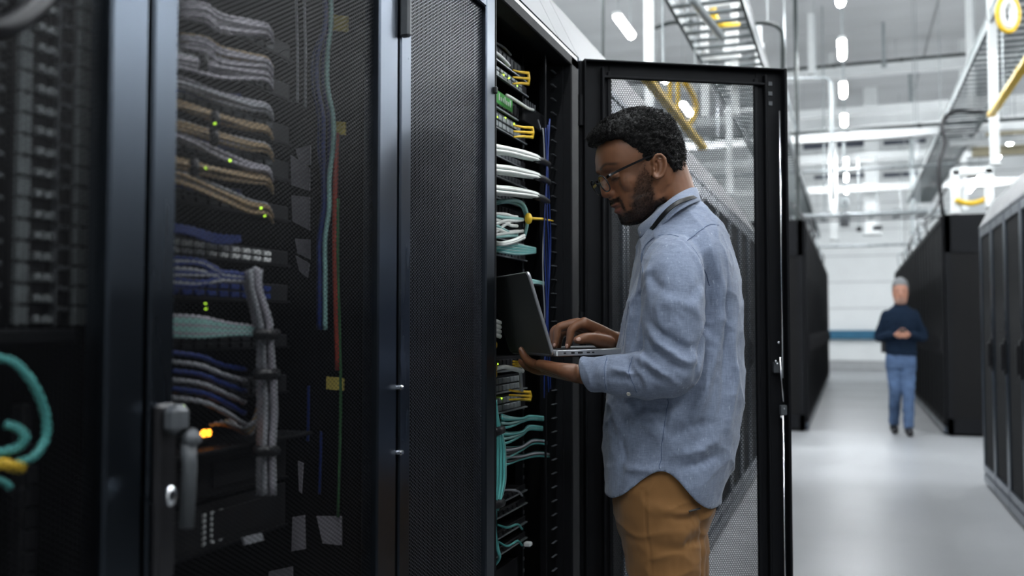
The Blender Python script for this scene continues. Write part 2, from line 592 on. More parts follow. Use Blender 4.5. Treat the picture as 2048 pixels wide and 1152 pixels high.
xbar(489, 24.0, 1640, 1840, 5, GALV, 'thin bar added for a joint line of the white far wall', 'pipe', 'conduit', tube=True)  # added bar drawing a wall panel joint, not a real pipe


def upright(px, ya, yb, D, wpx, m, label, cat='post', name='support_post', tube=False, up=True):
    a = W(px, yb, D); b = W(px, ya, D)
    b[2] = RZ if up else b[2]
    w = wpx * D / FPX
    mb = MB()
    if tube:
        mb.tube([(a[0], a[1], a[2]), (a[0], a[1], b[2])], w / 2, 8)
        mb.tube([(a[0], a[1], a[2]), (a[0], a[1], a[2] + w)], w * 0.75, 8)
    else:
        z0, z1 = a[2], b[2]
        mb.box((a[0] - w / 2, a[1] - w / 2, z0), (a[0] + w / 2, a[1] - w / 2 + w * 0.15, z1))
        mb.box((a[0] - w / 2, a[1] + w / 2 - w * 0.15, z0), (a[0] + w / 2, a[1] + w / 2, z1))
        mb.box((a[0] - w * 0.2, a[1] - w * 0.36, z0), (a[0] + w * 0.2, a[1] + w * 0.36, z1))
        mb.box((a[0] - w * 0.7, a[1] - w * 0.7, z0), (a[0] + w * 0.7, a[1] + w * 0.7, z0 + w * 0.12))
    o = mb.build(name, m, loc=a)
    return tag(o, label, cat)


upright(1745, -70, 470, 23.5, 26, WHITEM, 'tall white column standing before the far wall')
upright(1768, -60, 135, 18.5, 7, GALV, 'slim galvanised rod hanging beside the broad white beam', tube=True)
upright(1990, -160, 330, 9.0, 16, WHITEM, 'pale post beside the grey tray above the right-hand racks')
upright(1945, 100, 300, 15.5, 15, WHITEM, 'short white post joining two beams near the grey tray')
upright(1300, -160, 420, 9.6, 16, WHITEM, 'white hanger post behind the top of the open rack door')
upright(1624, -60, 150, 18.0, 14, WHITEM, 'white rod from ceiling to the broad beam')
upright(1207, -200, 200, 9.0, 6, DKPIPE, 'thin dark conduit rising behind the pale rack fascia', 'pipe', 'conduit', tube=True)
upright(1596, 268, 442, 11.9, 8, DKPIPE, 'dark green conduit rising from the left far cabinet', 'pipe', 'conduit', tube=True)
upright(1668, 262, 480, 20.5, 14, WHITEM, 'white upright in front of the far wall near the lamps')
upright(1826, 290, 470, 21.5, 8, GALV, 'thin steel upright beside the high windows', tube=True)
upright(1930, 260, 420, 19.5, 10, WHITEM, 'white upright behind the yellow trough frame')


def run(pts, D, r, m, label, cat='cable', name='power_cable', sides=8, n=30):
    P = [W(x, y, D if np.isscalar(D) else D[i]) for i, (x, y) in enumerate(pts)]
    o = MB().tube(spline(P, n), r, sides).build(name, m, smooth=True, loc=P[0])
    if cat in ('pipe', 'rod'):
        q = max(P, key=lambda p_: p_[2])
        MB().tube([q, (q[0], q[1], RZ)], 0.006, 5).build('hanger_rod', GALV, o)
    return tag(o, label, cat)


run([(1560, 158), (1630, 156), (1655, 158), (1663, 180), (1664, 260), (1667, 400)], 13.0, 0.022, GALV, 'grey conduit bending down left of the central lamps', 'pipe', 'conduit')
run([(1975, 224), (1915, 223), (1893, 232), (1884, 252), (1889, 285), (1878, 330), (1880, 375), (1886, 432)], 11.6, 0.024, C_BLACK, 'black cable drooping onto the tall right-hand cabinet')
run([(1310, 56), (1340, 46), (1375, 44), (1412, 48)], 8.2, 0.018, DKPIPE, 'dark pipe behind the white hanger frame', 'pipe', 'conduit')
run([(1425, 18), (1431, 40), (1450, 52), (1478, 53)], 8.0, 0.032, YELLOW, 'yellow elbow tube on the white hanger frame', 'tube', 'fibre_tube')
run([(1478, 53), (1505, 47), (1535, 46), (1557, 55), (1565, 80), (1566, 200), (1566, 340)], 8.0, 0.019, DKPIPE, 'dark conduit bending down behind the open door corner', 'pipe', 'conduit')
run([(1570, 170), (1580, 215), (1592, 262)], 10.5, 0.012, GALV, 'slanting grey rod beside the open door corner', 'rod', 'tie_rod')


def tray(X, z, y0, y1, w, label, step=0.22):
    r = empty('cable_tray', (X, y0, z), label, 'cable tray')
    for s in (-1, 1):
        mb = MB()
        mb.box((X + s * w / 2 - 0.012, y0, z), (X + s * w / 2 + 0.012, y1, z + 0.02))
        mb.box((X + s * w / 2 - 0.006, y0, z), (X + s * w / 2 + 0.006, y1, z + 0.12))
        mb.box((X + s * w / 2 - 0.012, y0, z + 0.11), (X + s * w / 2 + 0.012, y1, z + 0.13))
        mb.build('side_rail', TRAYM, r)
    y = y0 + 0.1
    pr = None
    while y < y1:
        if pr is None:
            pr = MB().box((X - w / 2, y - 0.022, z + 0.005), (X + w / 2, y + 0.022, z + 0.028), 0.004).build('rung', TRAYM, r)
            yy = y
        else:
            c = pr.copy(); COL.objects.link(c); c.parent = r; c.location = (0, y - yy, 0)
        y += step
    return r


p = on_x(2030, 60, 1.55)
tray(1.55, p[2], 4.0, 24.0, 0.5, 'galvanised ladder tray running above the right-hand racks')
q = on_x(1420, 30, -0.95)
tray(-0.95, q[2], 3.0, 26.0, 0.5, 'galvanised ladder tray running above the row with the open rack')
run([(1384, 0), (1440, 70)], (6.0, 6.9), 0.03, GALV, 'grey hose lying along the left ladder tray', 'hose', 'hose')


def ydrop(p0, p1, X, r, m, label, cat, name):
    a = on_x(p0[0], p0[1], X); b = on_x(p1[0], p1[1], X)
    return tag(MB().tube(spline([a, a * 0.66 + b * 0.34, a * 0.33 + b * 0.67, b], 12), r, 8).build(name, m, smooth=True, loc=a), label, cat)


def fibre_duct(X, z, y0, y1, label):
    r = empty('fibre_duct', (X, y0, z), label, 'cable duct')
    poly = [(-0.03, 0.035), (-0.03, 0.0), (0.03, 0.0), (0.03, 0.035), (0.025, 0.035), (0.025, 0.005), (-0.025, 0.005), (-0.025, 0.035)]
    n = int((y1 - y0) / 1.8) + 1
    for i in range(n):
        ya = y0 + (y1 - y0) * i / n; yb = y0 + (y1 - y0) * (i + 1) / n
        MB().prism([(X + a, ya, z + b) for a, b in poly], (0, 0.01, 0), (0, yb - ya - 0.01, 0)).build('channel', YELLOW, r)
        MB().box((X - 0.034, yb - 0.05, z - 0.004), (X + 0.034, yb + 0.05, z + 0.038), 0.003).build('coupler', YELLOW, r)
    for yy in (y0 + 0.25 * (y1 - y0), y0 + 0.85 * (y1 - y0)):
        MB().tube([(X, yy, z + 0.01), (X, yy, RZ)], 0.006, 5).build('hanger_rod', GALV, r)
    return r


p = on_x(2005, 200, 1.25)
fibre_duct(1.25, p[2], 5.0, 9.6, 'yellow fibre duct under the tray above the right-hand racks')
p = on_x(1330, 207, -1.15)
fibre_duct(-1.15, p[2], on_x(1290, 170, -1.15)[1], 8.0, 'yellow fibre duct above the row seen through the open door')
for i, x in enumerate((1340, 1356)):
    a = on_x(x, 160, -1.15); b = on_x(x, 222, -1.15)
    tag(MB().tube(spline([a, (a + b) / 2, b], 8), 0.016, 8).build('drop_tube', YELLOW, smooth=True, loc=a),
        ['yellow drop tube just behind the dark hair, nearer the hinge', 'yellow drop tube behind the hair, farther from the hinge'][i], 'tube')
P = [on_x(x, y, -1.15) for (x, y) in ((1370, 165), (1385, 190), (1392, 215), (1385, 240), (1370, 254))]
tag(MB().tube(spline(P, 24), 0.022, 8).build('drop_tube', YELLOW, smooth=True, loc=P[0]), 'curved yellow tube behind the back of the hair', 'tube')

# white ladder frames that carry the trays
def hanger_frame(px, D, w, ztop, zbot, label, y_list):
    c = W(px, 400, D)
    r = empty('hanger_frame', (c[0], c[1], zbot), label, 'frame')
    for s in (-1, 1):
        MB().box((c[0] + s * w / 2 - 0.03, c[1] - 0.03, zbot), (c[0] + s * w / 2 + 0.03, c[1] + 0.03, ztop), 0.006).build('post', WHITEM, r)
    for y in y_list:
        zz = W(px, y, D)[2]
        MB().box((c[0] - w / 2 - 0.05, c[1] - 0.025, zz - 0.025), (c[0] + w / 2 + 0.05, c[1] + 0.025, zz + 0.025), 0.004).build('crossbar', WHITEM, r)
    return r


hanger_frame(1442, 8.3, 0.26, 7.2, 3.1, 'white ladder frame carrying the yellow elbow tube', (2, 112))
hanger_frame(1490, 9.6, 0.30, 4.3, 2.6, 'white ladder frame behind the top rail of the open door', (92, 220))
# box frame with yellow trough above the tall right-hand cabinet
D = 11.3
c = W(1942, 380, D)
r = empty('trough_frame', (c[0], c[1], W(1942, 438, D)[2]), 'white box frame holding a yellow trough above the tall cabinet', 'frame')
for (xa, xb, ya, yb) in ((1904, 1920, 338, 428), (1968, 1984, 338, 418), (1904, 1984, 336, 351)):
    a = W(xa, yb, D); b = W(xb, ya, D)
    MB().box((a[0], c[1] - 0.06, a[2]), (b[0], c[1] + 0.06, b[2]), 0.012).build('frame_bar', WHITEM, r)
P = [W(x, y, D - 0.05) for (x, y) in ((1912, 399), (1925, 405), (1942, 407), (1960, 403), (1975, 396))]
MB().tube(spline(P, 20), 0.032, 8).build('trough', YELLOW, r, smooth=True)
# coil of yellow fibre and beige lined duct in the upper right corner
c = W(2016, 28, 6.6)
rr = empty('fibre_coil', c, 'yellow ringed cable coil hung on the tray at the top corner', 'cable coil')
ring = [c + 0.075 * math.cos(a) * RGT + np.array((0, 0, 0.125 * math.sin(a))) for a in np.linspace(0, 2 * math.pi, 24, endpoint=False)]
MB().tube(ring, 0.016, 8, closed=True).build('coil', YELLOW, rr, smooth=True)
ring = [c + 0.045 * math.cos(a) * RGT + np.array((0, 0, 0.09 * math.sin(a))) + 0.01 * FWD for a in np.linspace(0, 2 * math.pi, 24, endpoint=False)]
MB().tube(ring, 0.03, 8, closed=True).build('inner_coil', WHITEPL, rr, smooth=True)
MB().tube([c + np.array((0, 0, 0.12)), c + np.array((0, 0, 0.35))], 0.008, 6).build('hook', DKPIPE, rr)
xbar(271, 15.0, 1972, 2200, 22, BEIGE, 'beige lined duct in the upper right behind the yellow duct', 'duct', 'air_duct')
xbar(313, 15.2, 1945, 2200, 18, BEIGE, 'lower beige lined duct behind the yellow duct', 'duct', 'air_duct')
xbar(292, 14.8, 1900, 2200, 13, WHITEM, 'white strut between the two beige ducts', 'beam', 'cross_beam')
# camera-like sensors hung over the aisle
for (px, py, D, lab) in ((1689, 405, 17.0, 'grey junction box hung over the centre of the aisle'), (1689, 442, 16.5, 'dark projector shaped box under the galvanised pipe'),
                         (1718, 458, 20.0, 'small dark fitting right of the hanging projector box'), (1755, 456, 21.0, 'wide dark fitting hung near the far wall')):
    c = W(px, py, D)
    m_ = GALV if py < 420 else GREYPL
    s = D / FPX
    r = empty('ceiling_fitting', c, lab, 'fitting')
    w_ = {1689: 18, 1718: 10, 1755: 18}[px]
    MB().obox(c, (w_ * s, 0.15, (22 if px == 1689 else 9) * s), ch=0.01).build('housing', m_, r)
    MB().tube([c + (0, 0, 0.04), c + (0, 0, 1.6)], 0.012, 6).build('drop_rod', GALV, r)
    MB().disc(c + (0, -0.08, -0.02), (0, 1, 0), 4 * s, 0.05, 10).build('lens', PLASTIC, r)

# ================================================================== racks
RH = 2.04
XF = -0.75


def generic_rack(name, origin, w, H, depth, face, fascia=True, handle_side=1, stile=None, doors=1):
    """closed cabinet; front at x = origin.x facing +x (face=1) or -x (face=-1), from y to y + w"""
    x, y, _ = origin
    r = empty(name, origin)
    f = face
    X = lambda d: x - f * d                      # d metres behind the front

    def bx(a, b, y0, y1, z0, z1, nm, m, par, ch=0.0):
        lo = (min(X(a), X(b)), y0, z0); hi = (max(X(a), X(b)), y1, z1)
        return MB().box(lo, hi, ch).build(nm, m, par)
    bx(0.035, depth, y + 0.002, y + w - 0.002, 0.05, H, 'body', BLACK, r, 0.004)
    bx(0.06, depth - 0.05, y + 0.02, y + w - 0.02, 0, 0.05, 'plinth', BLACK_IN, r)
    bx(0.0, 0.034, y + 0.006, y + w - 0.006, 0.03, 0.10, 'kick_plate', STILE, r, 0.003)
    dw = (w - 0.012) / doors
    for k in range(doors):
        ya = y + 0.006 + k * dw; yb = ya + dw - 0.003
        mb = MB()
        st = 0.045
        for (c0, c1, z0, z1) in ((ya, ya + st, 0.11, H - 0.012), (yb - st, yb, 0.11, H - 0.012), (ya + st, yb - st, 0.11, 0.17), (ya + st, yb - st, H - 0.075, H - 0.012)):
            mb.box((min(X(0), X(0.032)), c0, z0), (max(X(0), X(0.032)), c1, z1), 0.003)
        d = mb.build('door', stile or STILE, r)
        bx(0.012, 0.02, ya + st, yb - st, 0.17, H - 0.075, 'perforated_panel', PERF, d)
        hy = yb - st / 2 if handle_side > 0 else ya + st / 2
        h = MB()
        h.box((min(X(0), X(-0.012)), hy - 0.016, 0.93), (max(X(0), X(-0.012)), hy + 0.016, 1.17), 0.004)
        h.box((min(X(-0.012), X(-0.032)), hy - 0.011, 0.96), (max(X(-0.012), X(-0.032)), hy + 0.011, 1.14), 0.005)
        h.build('handle', PLASTIC, d)
    if fascia:
        a = [(X(0.0), H + 0.012), (X(0.10), H + 0.215), (X(0.13), H + 0.215), (X(0.03), H + 0.012)]
        MB().prism([(p[0], y + 0.002, p[1]) for p in a], (0, 0, 0), (0, w - 0.004, 0)).build('top_fascia', FASCIA, r)
        bx(0.0, 0.06, y, y + w, H - 0.006, H + 0.012, 'top_strip', STILE, r)
    return r


PERF = mat('far_perforated_panel', (0.0055, 0.006, 0.007), 0.75, 0.0, 0.3, 160, 0.35, 420, spec=0.12)

# ---- the rest of the near row, seen through the open door
y = 2.70
Wd = 0.627
base = generic_rack('server_rack', (XF, y, 0), Wd, RH, 1.0, 1)
for i in range(9):
    o = base if i == 0 else copy_tree(base)
    o.location = (XF, y + i * Wd, 0)
    tag(o, ['black rack with pale fascia right behind the open mesh door'][0] if i == 0 else
        '%s black rack beyond the open door, counted from its hinge' % ORDN[i], 'server rack', 'racks beyond the open door')

# ---- right-hand row
RXF = 0.985
wr = 0.645
base = generic_rack('server_rack', (RXF, 8.43 - wr, 0), wr, RH, 1.0, -1, handle_side=-1)
for i in range(16):
    o = base if i == 0 else copy_tree(base)
    o.location = (RXF, 8.43 - wr * (i + 1), 0)
    tag(o, ['black rack at the far end of the right-hand row', 'second black rack from the far end of the right-hand row',
            'third black rack from the far end of the right-hand row', 'fourth black rack from the far end of the right-hand row, partly cut off',
            ][i] if i < 4 else '%s black rack from the far end of the right-hand row' % ORDN[i], 'server rack', 'racks in the right-hand row')

# ---- tall cabinets beyond the cross aisle
FH = 2.56
for side, (xf, face, y0, n) in {'left': (-0.49, 1, 12.03, 11), 'right': (1.01, -1, 12.09, 11)}.items():
    base = generic_rack('tall_cabinet', (xf, y0, 0), 1.1, FH, 1.1, face, fascia=False, handle_side=1 if side == 'left' else -1, doors=2, stile=BLACK)
    # end panel with an inset dark field, facing the cross aisle
    X0, X1 = (xf - 1.1, xf - 0.04) if face > 0 else (xf + 0.04, xf + 1.1)
    for i in range(n):
        o = base if i == 0 else copy_tree(base)
        o.location = (xf, y0 + i * (1.1 if i < 4 else 1.12), 0)
        tag(o, ('tall black cabinet at the near end of the far %s row' % side) if i == 0 else
            '%s tall black cabinet along the far %s row' % (ORDN[i], side), 'cabinet', 'tall cabinets of the far %s row' % side)
    e = empty('end_cladding', (xf, y0 - 0.03, 0), 'dark end panel closing the far %s row of tall cabinets' % side, 'cladding')
    mb = MB()
    mb.box((X0, y0 - 0.035, 0.03), (X0 + 0.06, y0 - 0.004, FH)).box((X1 - 0.06, y0 - 0.035, 0.03), (X1, y0 - 0.004, FH))
    mb.box((X0, y0 - 0.035, 0.03), (X1, y0 - 0.004, 0.2)).box((X0, y0 - 0.035, 2.12), (X1, y0 - 0.004, FH))
    mb.build('panel_frame', BLACK, e)
    MB().box((X0 + 0.06, y0 - 0.02, 0.2), (X1 - 0.06, y0 - 0.006, 2.12)).build('inset_panel', BLACK_IN, e)
# cables and brackets poking out over the far rows
for k in range(10):
    yy = 15 + k * 0.9
    x_ = 1.05 + 0.1 * random.random()
    cable([(x_, yy, FH - 0.02), (x_ - 0.02, yy + 0.05, FH + 0.22 + 0.2 * random.random()), (x_ + 0.1, yy + 0.3, FH + 0.4), (x_ + 0.3, yy + 0.5, FH + 0.5 + 0.4 * random.random())], 0.016, GALV if k % 2 else C_BLACK,
          'thin cable looping above the far right row of cabinets', 'cables looping above the far right row', 'power_cable')
    x_ = -0.55 - 0.1 * random.random()
    cable([(x_, yy, FH - 0.02), (x_ + 0.02, yy + 0.05, FH + 0.2 + 0.2 * random.random()), (x_ - 0.1, yy + 0.3, FH + 0.4), (x_ - 0.3, yy + 0.5, FH + 0.5 + 0.4 * random.random())], 0.016, GALV if k % 2 else C_BLACK,
          'thin cable looping above the far left row of cabinets', 'cables looping above the far left row', 'power_cable')


# ------------------------------------------------------------------ near racks with real perforated doors
def hollow_rack(name, y0, y1, label, fascia=False):
    r = empty(name, (XF, y0, 0), label, 'server rack')
    dp = 1.0
    mb = MB()
    tk = 0.012
    mb.box((XF - dp, y0 + 0.001, 0.04), (XF - 0.035, y0 + tk, RH))
    mb.box((XF - dp, y1 - tk, 0.04), (XF - 0.035, y1 - 0.001, RH))
    mb.box((XF - dp, y0, 0.04), (XF - dp + tk, y1, RH))
    mb.box((XF - dp, y0, RH - tk), (XF - 0.035, y1, RH))
    mb.box((XF - dp, y0, 0.0), (XF - 0.06, y1, 0.05))
    mb.build('body', BLACK_IN, r)
    return r


def bars(par, nm, m, quads, d0=0.0, d1=0.032, ch=0.003):
    mb = MB()
    for (ya, yb, za, zb) in quads:
        mb.box((XF - d1, ya, za), (XF - d0, yb, zb), ch)
    return mb.build(nm, m, par)


# y of pixel columns on the front plane
def yc(px):
    return float(on_x(px, 655, XF)[1])


Y_ZA = (yc(290) + yc(300)) / 2
Y_AB = yc(797)
Y_BC = yc(990)
RZk = hollow_rack('server_rack', Y_ZA - 0.62, Y_ZA, 'dark rack at the picture edge with ladder panels and a teal cable')
RA = hollow_rack('server_rack', Y_ZA, Y_AB, 'dark rack with a mesh door, grey swing handle and cables within')
RB = hollow_rack('server_rack', Y_AB, Y_BC, 'narrow black rack with a closed mesh door beside the open rack')
RC = hollow_rack('server_rack', Y_BC, 2.697, 'open black rack with white, teal and yellow cabling inside')

ZB, ZT = 0.06, RH - 0.01


def mesh_door(r, y0, y1, sl, sr, pitch, web, top=0.07, mm=None):
    d = bars(r, 'door', STILE, [(y0, y0 + sl, ZB, ZT), (y1 - sr, y1, ZB, ZT), (y0 + sl, y1 - sr, ZB, ZB + top), (y0 + sl, y1 - sr, ZT - top, ZT)])
    hex_sheet('perforated_panel', (XF - 0.012, y0 + sl - 0.003, ZB + top - 0.003), (0, 0, 1), (0, 1, 0), ZT - ZB - 2 * top + 0.006, y1 - y0 - sl - sr + 0.006,
              pitch, web, mm or MESHM, d)
    return d


dZ = mesh_door(RZk, Y_ZA - 0.615, yc(290), 0.04, yc(290) - yc(214), 0.0068, 0.0013, mm=MESHM_D)
dA = mesh_door(RA, yc(300), yc(794), yc(350) - yc(300), yc(794) - yc(757), 0.0068, 0.0015, mm=MESHM_D)
dB = mesh_door(RB, yc(800), yc(990), yc(821) - yc(800), yc(990) - yc(973), 0.0068, 0.0018)
# grey stop strips and latch pieces along the joint between the two closed doors
p1 = on_x(795, 70, XF); p0 = on_x(797, -80, XF)
MB().box((XF - 0.002, Y_AB, p1[2]), (XF + 0.018, Y_AB + 0.014, ZT - 0.02), 0.004).build('hinge', GREYPL, dB)
for yy in (775, 905):
    c = on_x(795, yy, XF)
    MB().obox(c + (0.004, 0, 0), (0.012, 0.012, 0.008), ch=0.002).build('screw', CHROME, dB)
# catch on the narrow rack's outer stile
c = on_x(989, 181, XF)
MB().obox(c + (0.002, -0.002, 0), (0.012, 0.008, 0.016), ch=0.002).build('catch', PLASTIC, dB)

# swing handle of the foreground door
hy = (yc(306) + yc(348)) / 2
ht = on_x(327, 806, XF)[2]; hb = on_x(327, 1052, XF)[2]
h = MB()
h.box((XF - 0.001, yc(306), hb - 0.06), (XF + 0.010, yc(345), ht), 0.004)
hd = h.build('swing_handle', PLASTIC, dA)
MB().box((XF + 0.010, yc(308), ht - 0.034), (XF + 0.034, yc(340), ht - 0.001), 0.007).build('handle_cap', GREYPL, hd)
MB().tube([(XF + 0.032, yc(334), ht - 0.045), (XF + 0.034, yc(335), (ht + hb) / 2), (XF + 0.03, yc(336), hb)], 0.0085, 12).build('grip', GREYPL, hd, smooth=True)
MB().disc((XF + 0.036, yc(335), ht - 0.04), (1, 0, 0.6), 0.010, 0.012, 16).build('pivot_cap', GREYPL, hd, smooth=True)
c = on_x(341, 992, XF + 0.04)
MB().ell(c, (0.006, 0.008, 0.012)).build('lock_button', CHROME, hd, smooth=True)

# ---- frame of the open rack
bars(RC, 'front_frame', BLACK, [(Y_BC, Y_BC + 0.012, 0.03, RH), (2.622, 2.697, 0.03, RH), (Y_BC, 2.697, RH - 0.03, RH), (Y_BC, 2.697, 0.03, 0.07)], 0.0, 0.05)
a = [(XF, RH + 0.012), (XF - 0.10, RH + 0.215), (XF - 0.13, RH + 0.215), (XF - 0.03, RH + 0.012)]
for (rk, y0, y1) in ((RA, Y_ZA, Y_AB), (RB, Y_AB, Y_BC), (RC, Y_BC, 2.697)):
    ys = [(y0, y1)] if rk is not RC else [(y0, yc(1118)), (yc(1118) + 0.003, y1)]
    for (u0, u1) in ys:
        MB().prism([(p[0], u0 + 0.001, p[1]) for p in a], (0, 0, 0), (0, u1 - u0 - 0.002, 0)).build('top_fascia', FASCIA, rk)
    MB().box((XF - 0.05, y0, RH - 0.004), (XF - 0.003, y1, RH + 0.010)).build('top_strip', SILVER, rk)

# ---- the open door, swung out on the far post
HX, HY = XF + 0.012, 2.648
EX, EY = -0.182, 2.962
du = np.array((EX - HX, EY - HY, 0)); DL = np.linalg.norm(du); du /= DL
dn = np.array((du[1], -du[0], 0))               # towards the camera: the inner face of the door
if np.dot(dn, CAM - np.array((HX, HY, 0))) < 0:
    dn = -dn
dz = np.array((0, 0, 1.0))
RD = np.column_stack((du, dn, dz))


def dp(u, z, n=0.0):
    return np.array((HX, HY, 0)) + du * u + dn * n + dz * z


def dbar(mb, u0, u1, z0, z1, n0, n1, ch=0.002):
    c = dp((u0 + u1) / 2, (z0 + z1) / 2, (n0 + n1) / 2)
    return mb.obox(c, (u1 - u0, abs(n1 - n0), z1 - z0), RD, ch)


dm = MB()
ZT2 = RH - 0.012
dbar(dm, 0.002, 0.092, ZB, ZT2, -0.004, 0.004)
dbar(dm, DL - 0.092, DL, ZB, ZT2, -0.004, 0.004)
dbar(dm, 0.092, DL - 0.092, ZT2 - 0.045, ZT2, -0.004, 0.004)
dbar(dm, 0.092, DL - 0.092, ZB, ZB + 0.05, -0.004, 0.004)
dbar(dm, 0.012, 0.018, ZB, ZT2, 0.004, 0.028)                        # folded returns
dbar(dm, DL - 0.008, DL, ZB, ZT2, -0.02, 0.03)
dbar(dm, 0.012, DL, ZT2 - 0.006, ZT2, 0.004, 0.026)
dbar(dm, 0.012, DL, ZB, ZB + 0.006, 0.004, 0.026)
dC = dm.build('door', BLACK, RC)
fr = MB()
dbar(fr, 0.066, 0.074, ZB + 0.03, ZT2 - 0.02, 0.004, 0.024)
dbar(fr, 0.086, 0.098, ZB + 0.03, ZT2 - 0.03, 0.0, 0.012)
dbar(fr, DL - 0.098, DL - 0.086, ZB + 0.03, ZT2 - 0.03, 0.0, 0.012)
dbar(fr, DL - 0.068, DL - 0.060, ZB + 0.03, ZT2 - 0.02, 0.004, 0.022)
dbar(fr, 0.066, DL - 0.060, ZT2 - 0.052, ZT2 - 0.044, 0.004, 0.02)
fr.build('inner_frame', BLACK, dC)
hex_sheet('perforated_panel', dp(0.09, ZB + 0.04, 0.002), du, dz, DL - 0.18, ZT2 - ZB - 0.085, 0.0072, 0.0020, MESHM_C, dC)
for zz in (1.88, 1.25, 0.35):
    hmb = MB().tube([dp(0.006, zz - 0.045, 0.012), dp(0.006, zz + 0.045, 0.012)], 0.009, 12)
    dbar(hmb, 0.006, 0.02, zz - 0.04, zz + 0.04, 0.006, 0.016)
    hmb.build('hinge', BLACK, dC)
# locking rods, latch and screws on the free stile
u0 = DL - 0.022
MB().tube([dp(u0, 1.9, 0.02), dp(u0, 1.10, 0.02)], 0.0035, 8).build('lock_rod', CHROME, dC, smooth=True)
MB().tube([dp(u0 - 0.012, 1.162, 0.028), dp(u0 - 0.002, 1.03, 0.026)], 0.003, 8).build('latch_lever', CHROME, dC, smooth=True)
lm = MB(); dbar(lm, u0 - 0.026, u0 - 0.008, 1.115, 1.148, 0.006, 0.02)
lm.build('latch_block', GREYPL, dC)
MB().tube([dp(u0, 0.99, 0.02), dp(u0, 0.12, 0.02)], 0.0035, 8).build('lock_rod', CHROME, dC, smooth=True)
for (uu, zz) in ((u0 - 0.012, 1.205), (u0 - 0.022, 1.15), (u0 - 0.017, 1.142), (u0 - 0.006, 0.985), (u0 + 0.004, 1.01)):
    MB().ell(dp(uu, zz, 0.02), (0.005, 0.005, 0.005), nu=8, nv=6).build('screw', CHROME, dC, smooth=True)
rm = MB(); dbar(rm, u0 - 0.008, u0 + 0.012, 0.99, 1.02, 0.01, 0.024); rm.build('rod_guide', GREYPL, dC)
for zz in (1.985, 1.955, 1.925):
    sm = MB(); dbar(sm, DL - 0.05, DL - 0.038, zz - 0.006, zz + 0.006, 0.004, 0.0065)
    sm.build('slot_plug', GREYPL, dC)

# ================================================================== what is inside the racks
def PX(pts):
    return [on_x(a, b, c) for (a, b, c) in pts]


PORT = None


def switch(y0, y1, z0, z1, xe, label, name='network_switch', depth=0.4, m=PLASTIC, ports=(2, 10), pm=None, leds=0, led_m=None, ya=None, grp=None, lip=True, lipm=None):
    r = empty(name, (xe, y0, z0), label, 'network switch', grp)
    MB().box((xe - depth, y0 + 0.012, z0 + 0.002), (xe - 0.004, y1 - 0.012, z1 - 0.002), 0.003).build('chassis', BLACK_IN, r)
    MB().box((xe - 0.004, y0, z0), (xe, y1, z1), 0.0012).build('faceplate', m, r)
    if lip:
        MB().box((xe, y0, z0), (xe + 0.006, y1, z0 + 0.0035)).build('front_lip', lipm or GALV, r)
    nr, nc = ports
    ya = y0 + 0.03 if ya is None else ya
    yb = y1 - 0.05
    pr = None
    h = (z1 - z0)
    pw = (yb - ya) / nc
    for i in range(nc):
        for j in range(nr):
            cy = ya + (i + 0.5) * pw; cz = z0 + h * (j + 0.75) / (nr + 0.5)
            if pr is None:
                pr = MB().box((xe - 0.001, cy - pw * 0.36, cz - h * 0.3 / nr), (xe + 0.005, cy + pw * 0.36, cz + h * 0.3 / nr), 0.001).build('port', pm or GREYPL, r)
                p0 = (cy, cz)
            else:
                c = pr.copy(); COL.objects.link(c); c.parent = r; c.location = (0, cy - p0[0], cz - p0[1])
    for i in range(leds):
        cy = ya + random.random() * (yb - ya); cz = z0 + h * (0.15 + 0.7 * random.random())
        MB().obox((xe + 0.004, cy, cz), (0.004, 0.004, 0.004)).build('indicator_light', led_m or LED_G, r)
    return r


# ------------------------------------------------------------------ open rack
XE = -0.85
CY0, CY1 = Y_BC + 0.07, 2.50


def zc(py, px=1015, X=XE):
    return float(on_x(px, py, X)[2])


# mounting rails with square holes and the finger ducts beside the opening
for (yy, lab) in ((CY1 - 0.002, 'black mounting rail where the devices end inside the open rack'),):
    r = empty('mounting_rail', (XE - 0.02, yy, 0.05), lab, 'rail')
    MB().box((XE - 0.03, yy, 0.06), (XE - 0.008, yy + 0.014, RH - 0.02), 0.001).build('rail_body', BLACK, r)
    k = None
    for i in range(60):
        zz = 0.1 + i * 0.0318
        if k is None:
            k = MB().box((XE - 0.009, yy + 0.003, zz), (XE - 0.006, yy + 0.011, zz + 0.009)).build('cage_nut', GREYPL, r); z_ = zz
        else:
            c = k.copy(); COL.objects.link(c); c.parent = r; c.location = (0, 0, zz - z_)
r = empty('cable_manager', (XF - 0.07, 2.56, 0.05), 'vertical finger duct inside the open rack next to the hinge post', 'cable manager')
ym = yc(1108)
xm = XF - 0.045
MB().box((xm - 0.05, 2.615, 0.06), (xm + 0.02, 2.622, RH - 0.03)).build('back_plate', BLACK, r)
MB().box((xm + 0.004, yc(1100) + 0.08, 0.06), (xm + 0.008, yc(1100) + 0.088, RH - 0.03)).build('edge_strip', BLACK, r)
fk = None
i = 0
yA = on_x(1104, 400, xm)[1]; yB = on_x(1117, 400, xm)[1]
for py in np.arange(118, 1150, 27.6):
    zz = on_x(1110, py, xm)[2]
    if fk is None:
        fk = MB().box((xm - 0.004, yA, zz - 0.001), (xm + 0.002, yB, zz + 0.001), 0.0004).build('finger', GREYPL, r); z_ = zz
        MB().box((xm - 0.006, yB, 0.06), (xm + 0.006, yB + 0.006, RH - 0.03)).build('finger_post', BLACK, r)
    else:
        c = fk.copy(); COL.objects.link(c); c.parent = r; c.location = (0, 0, zz - z_)

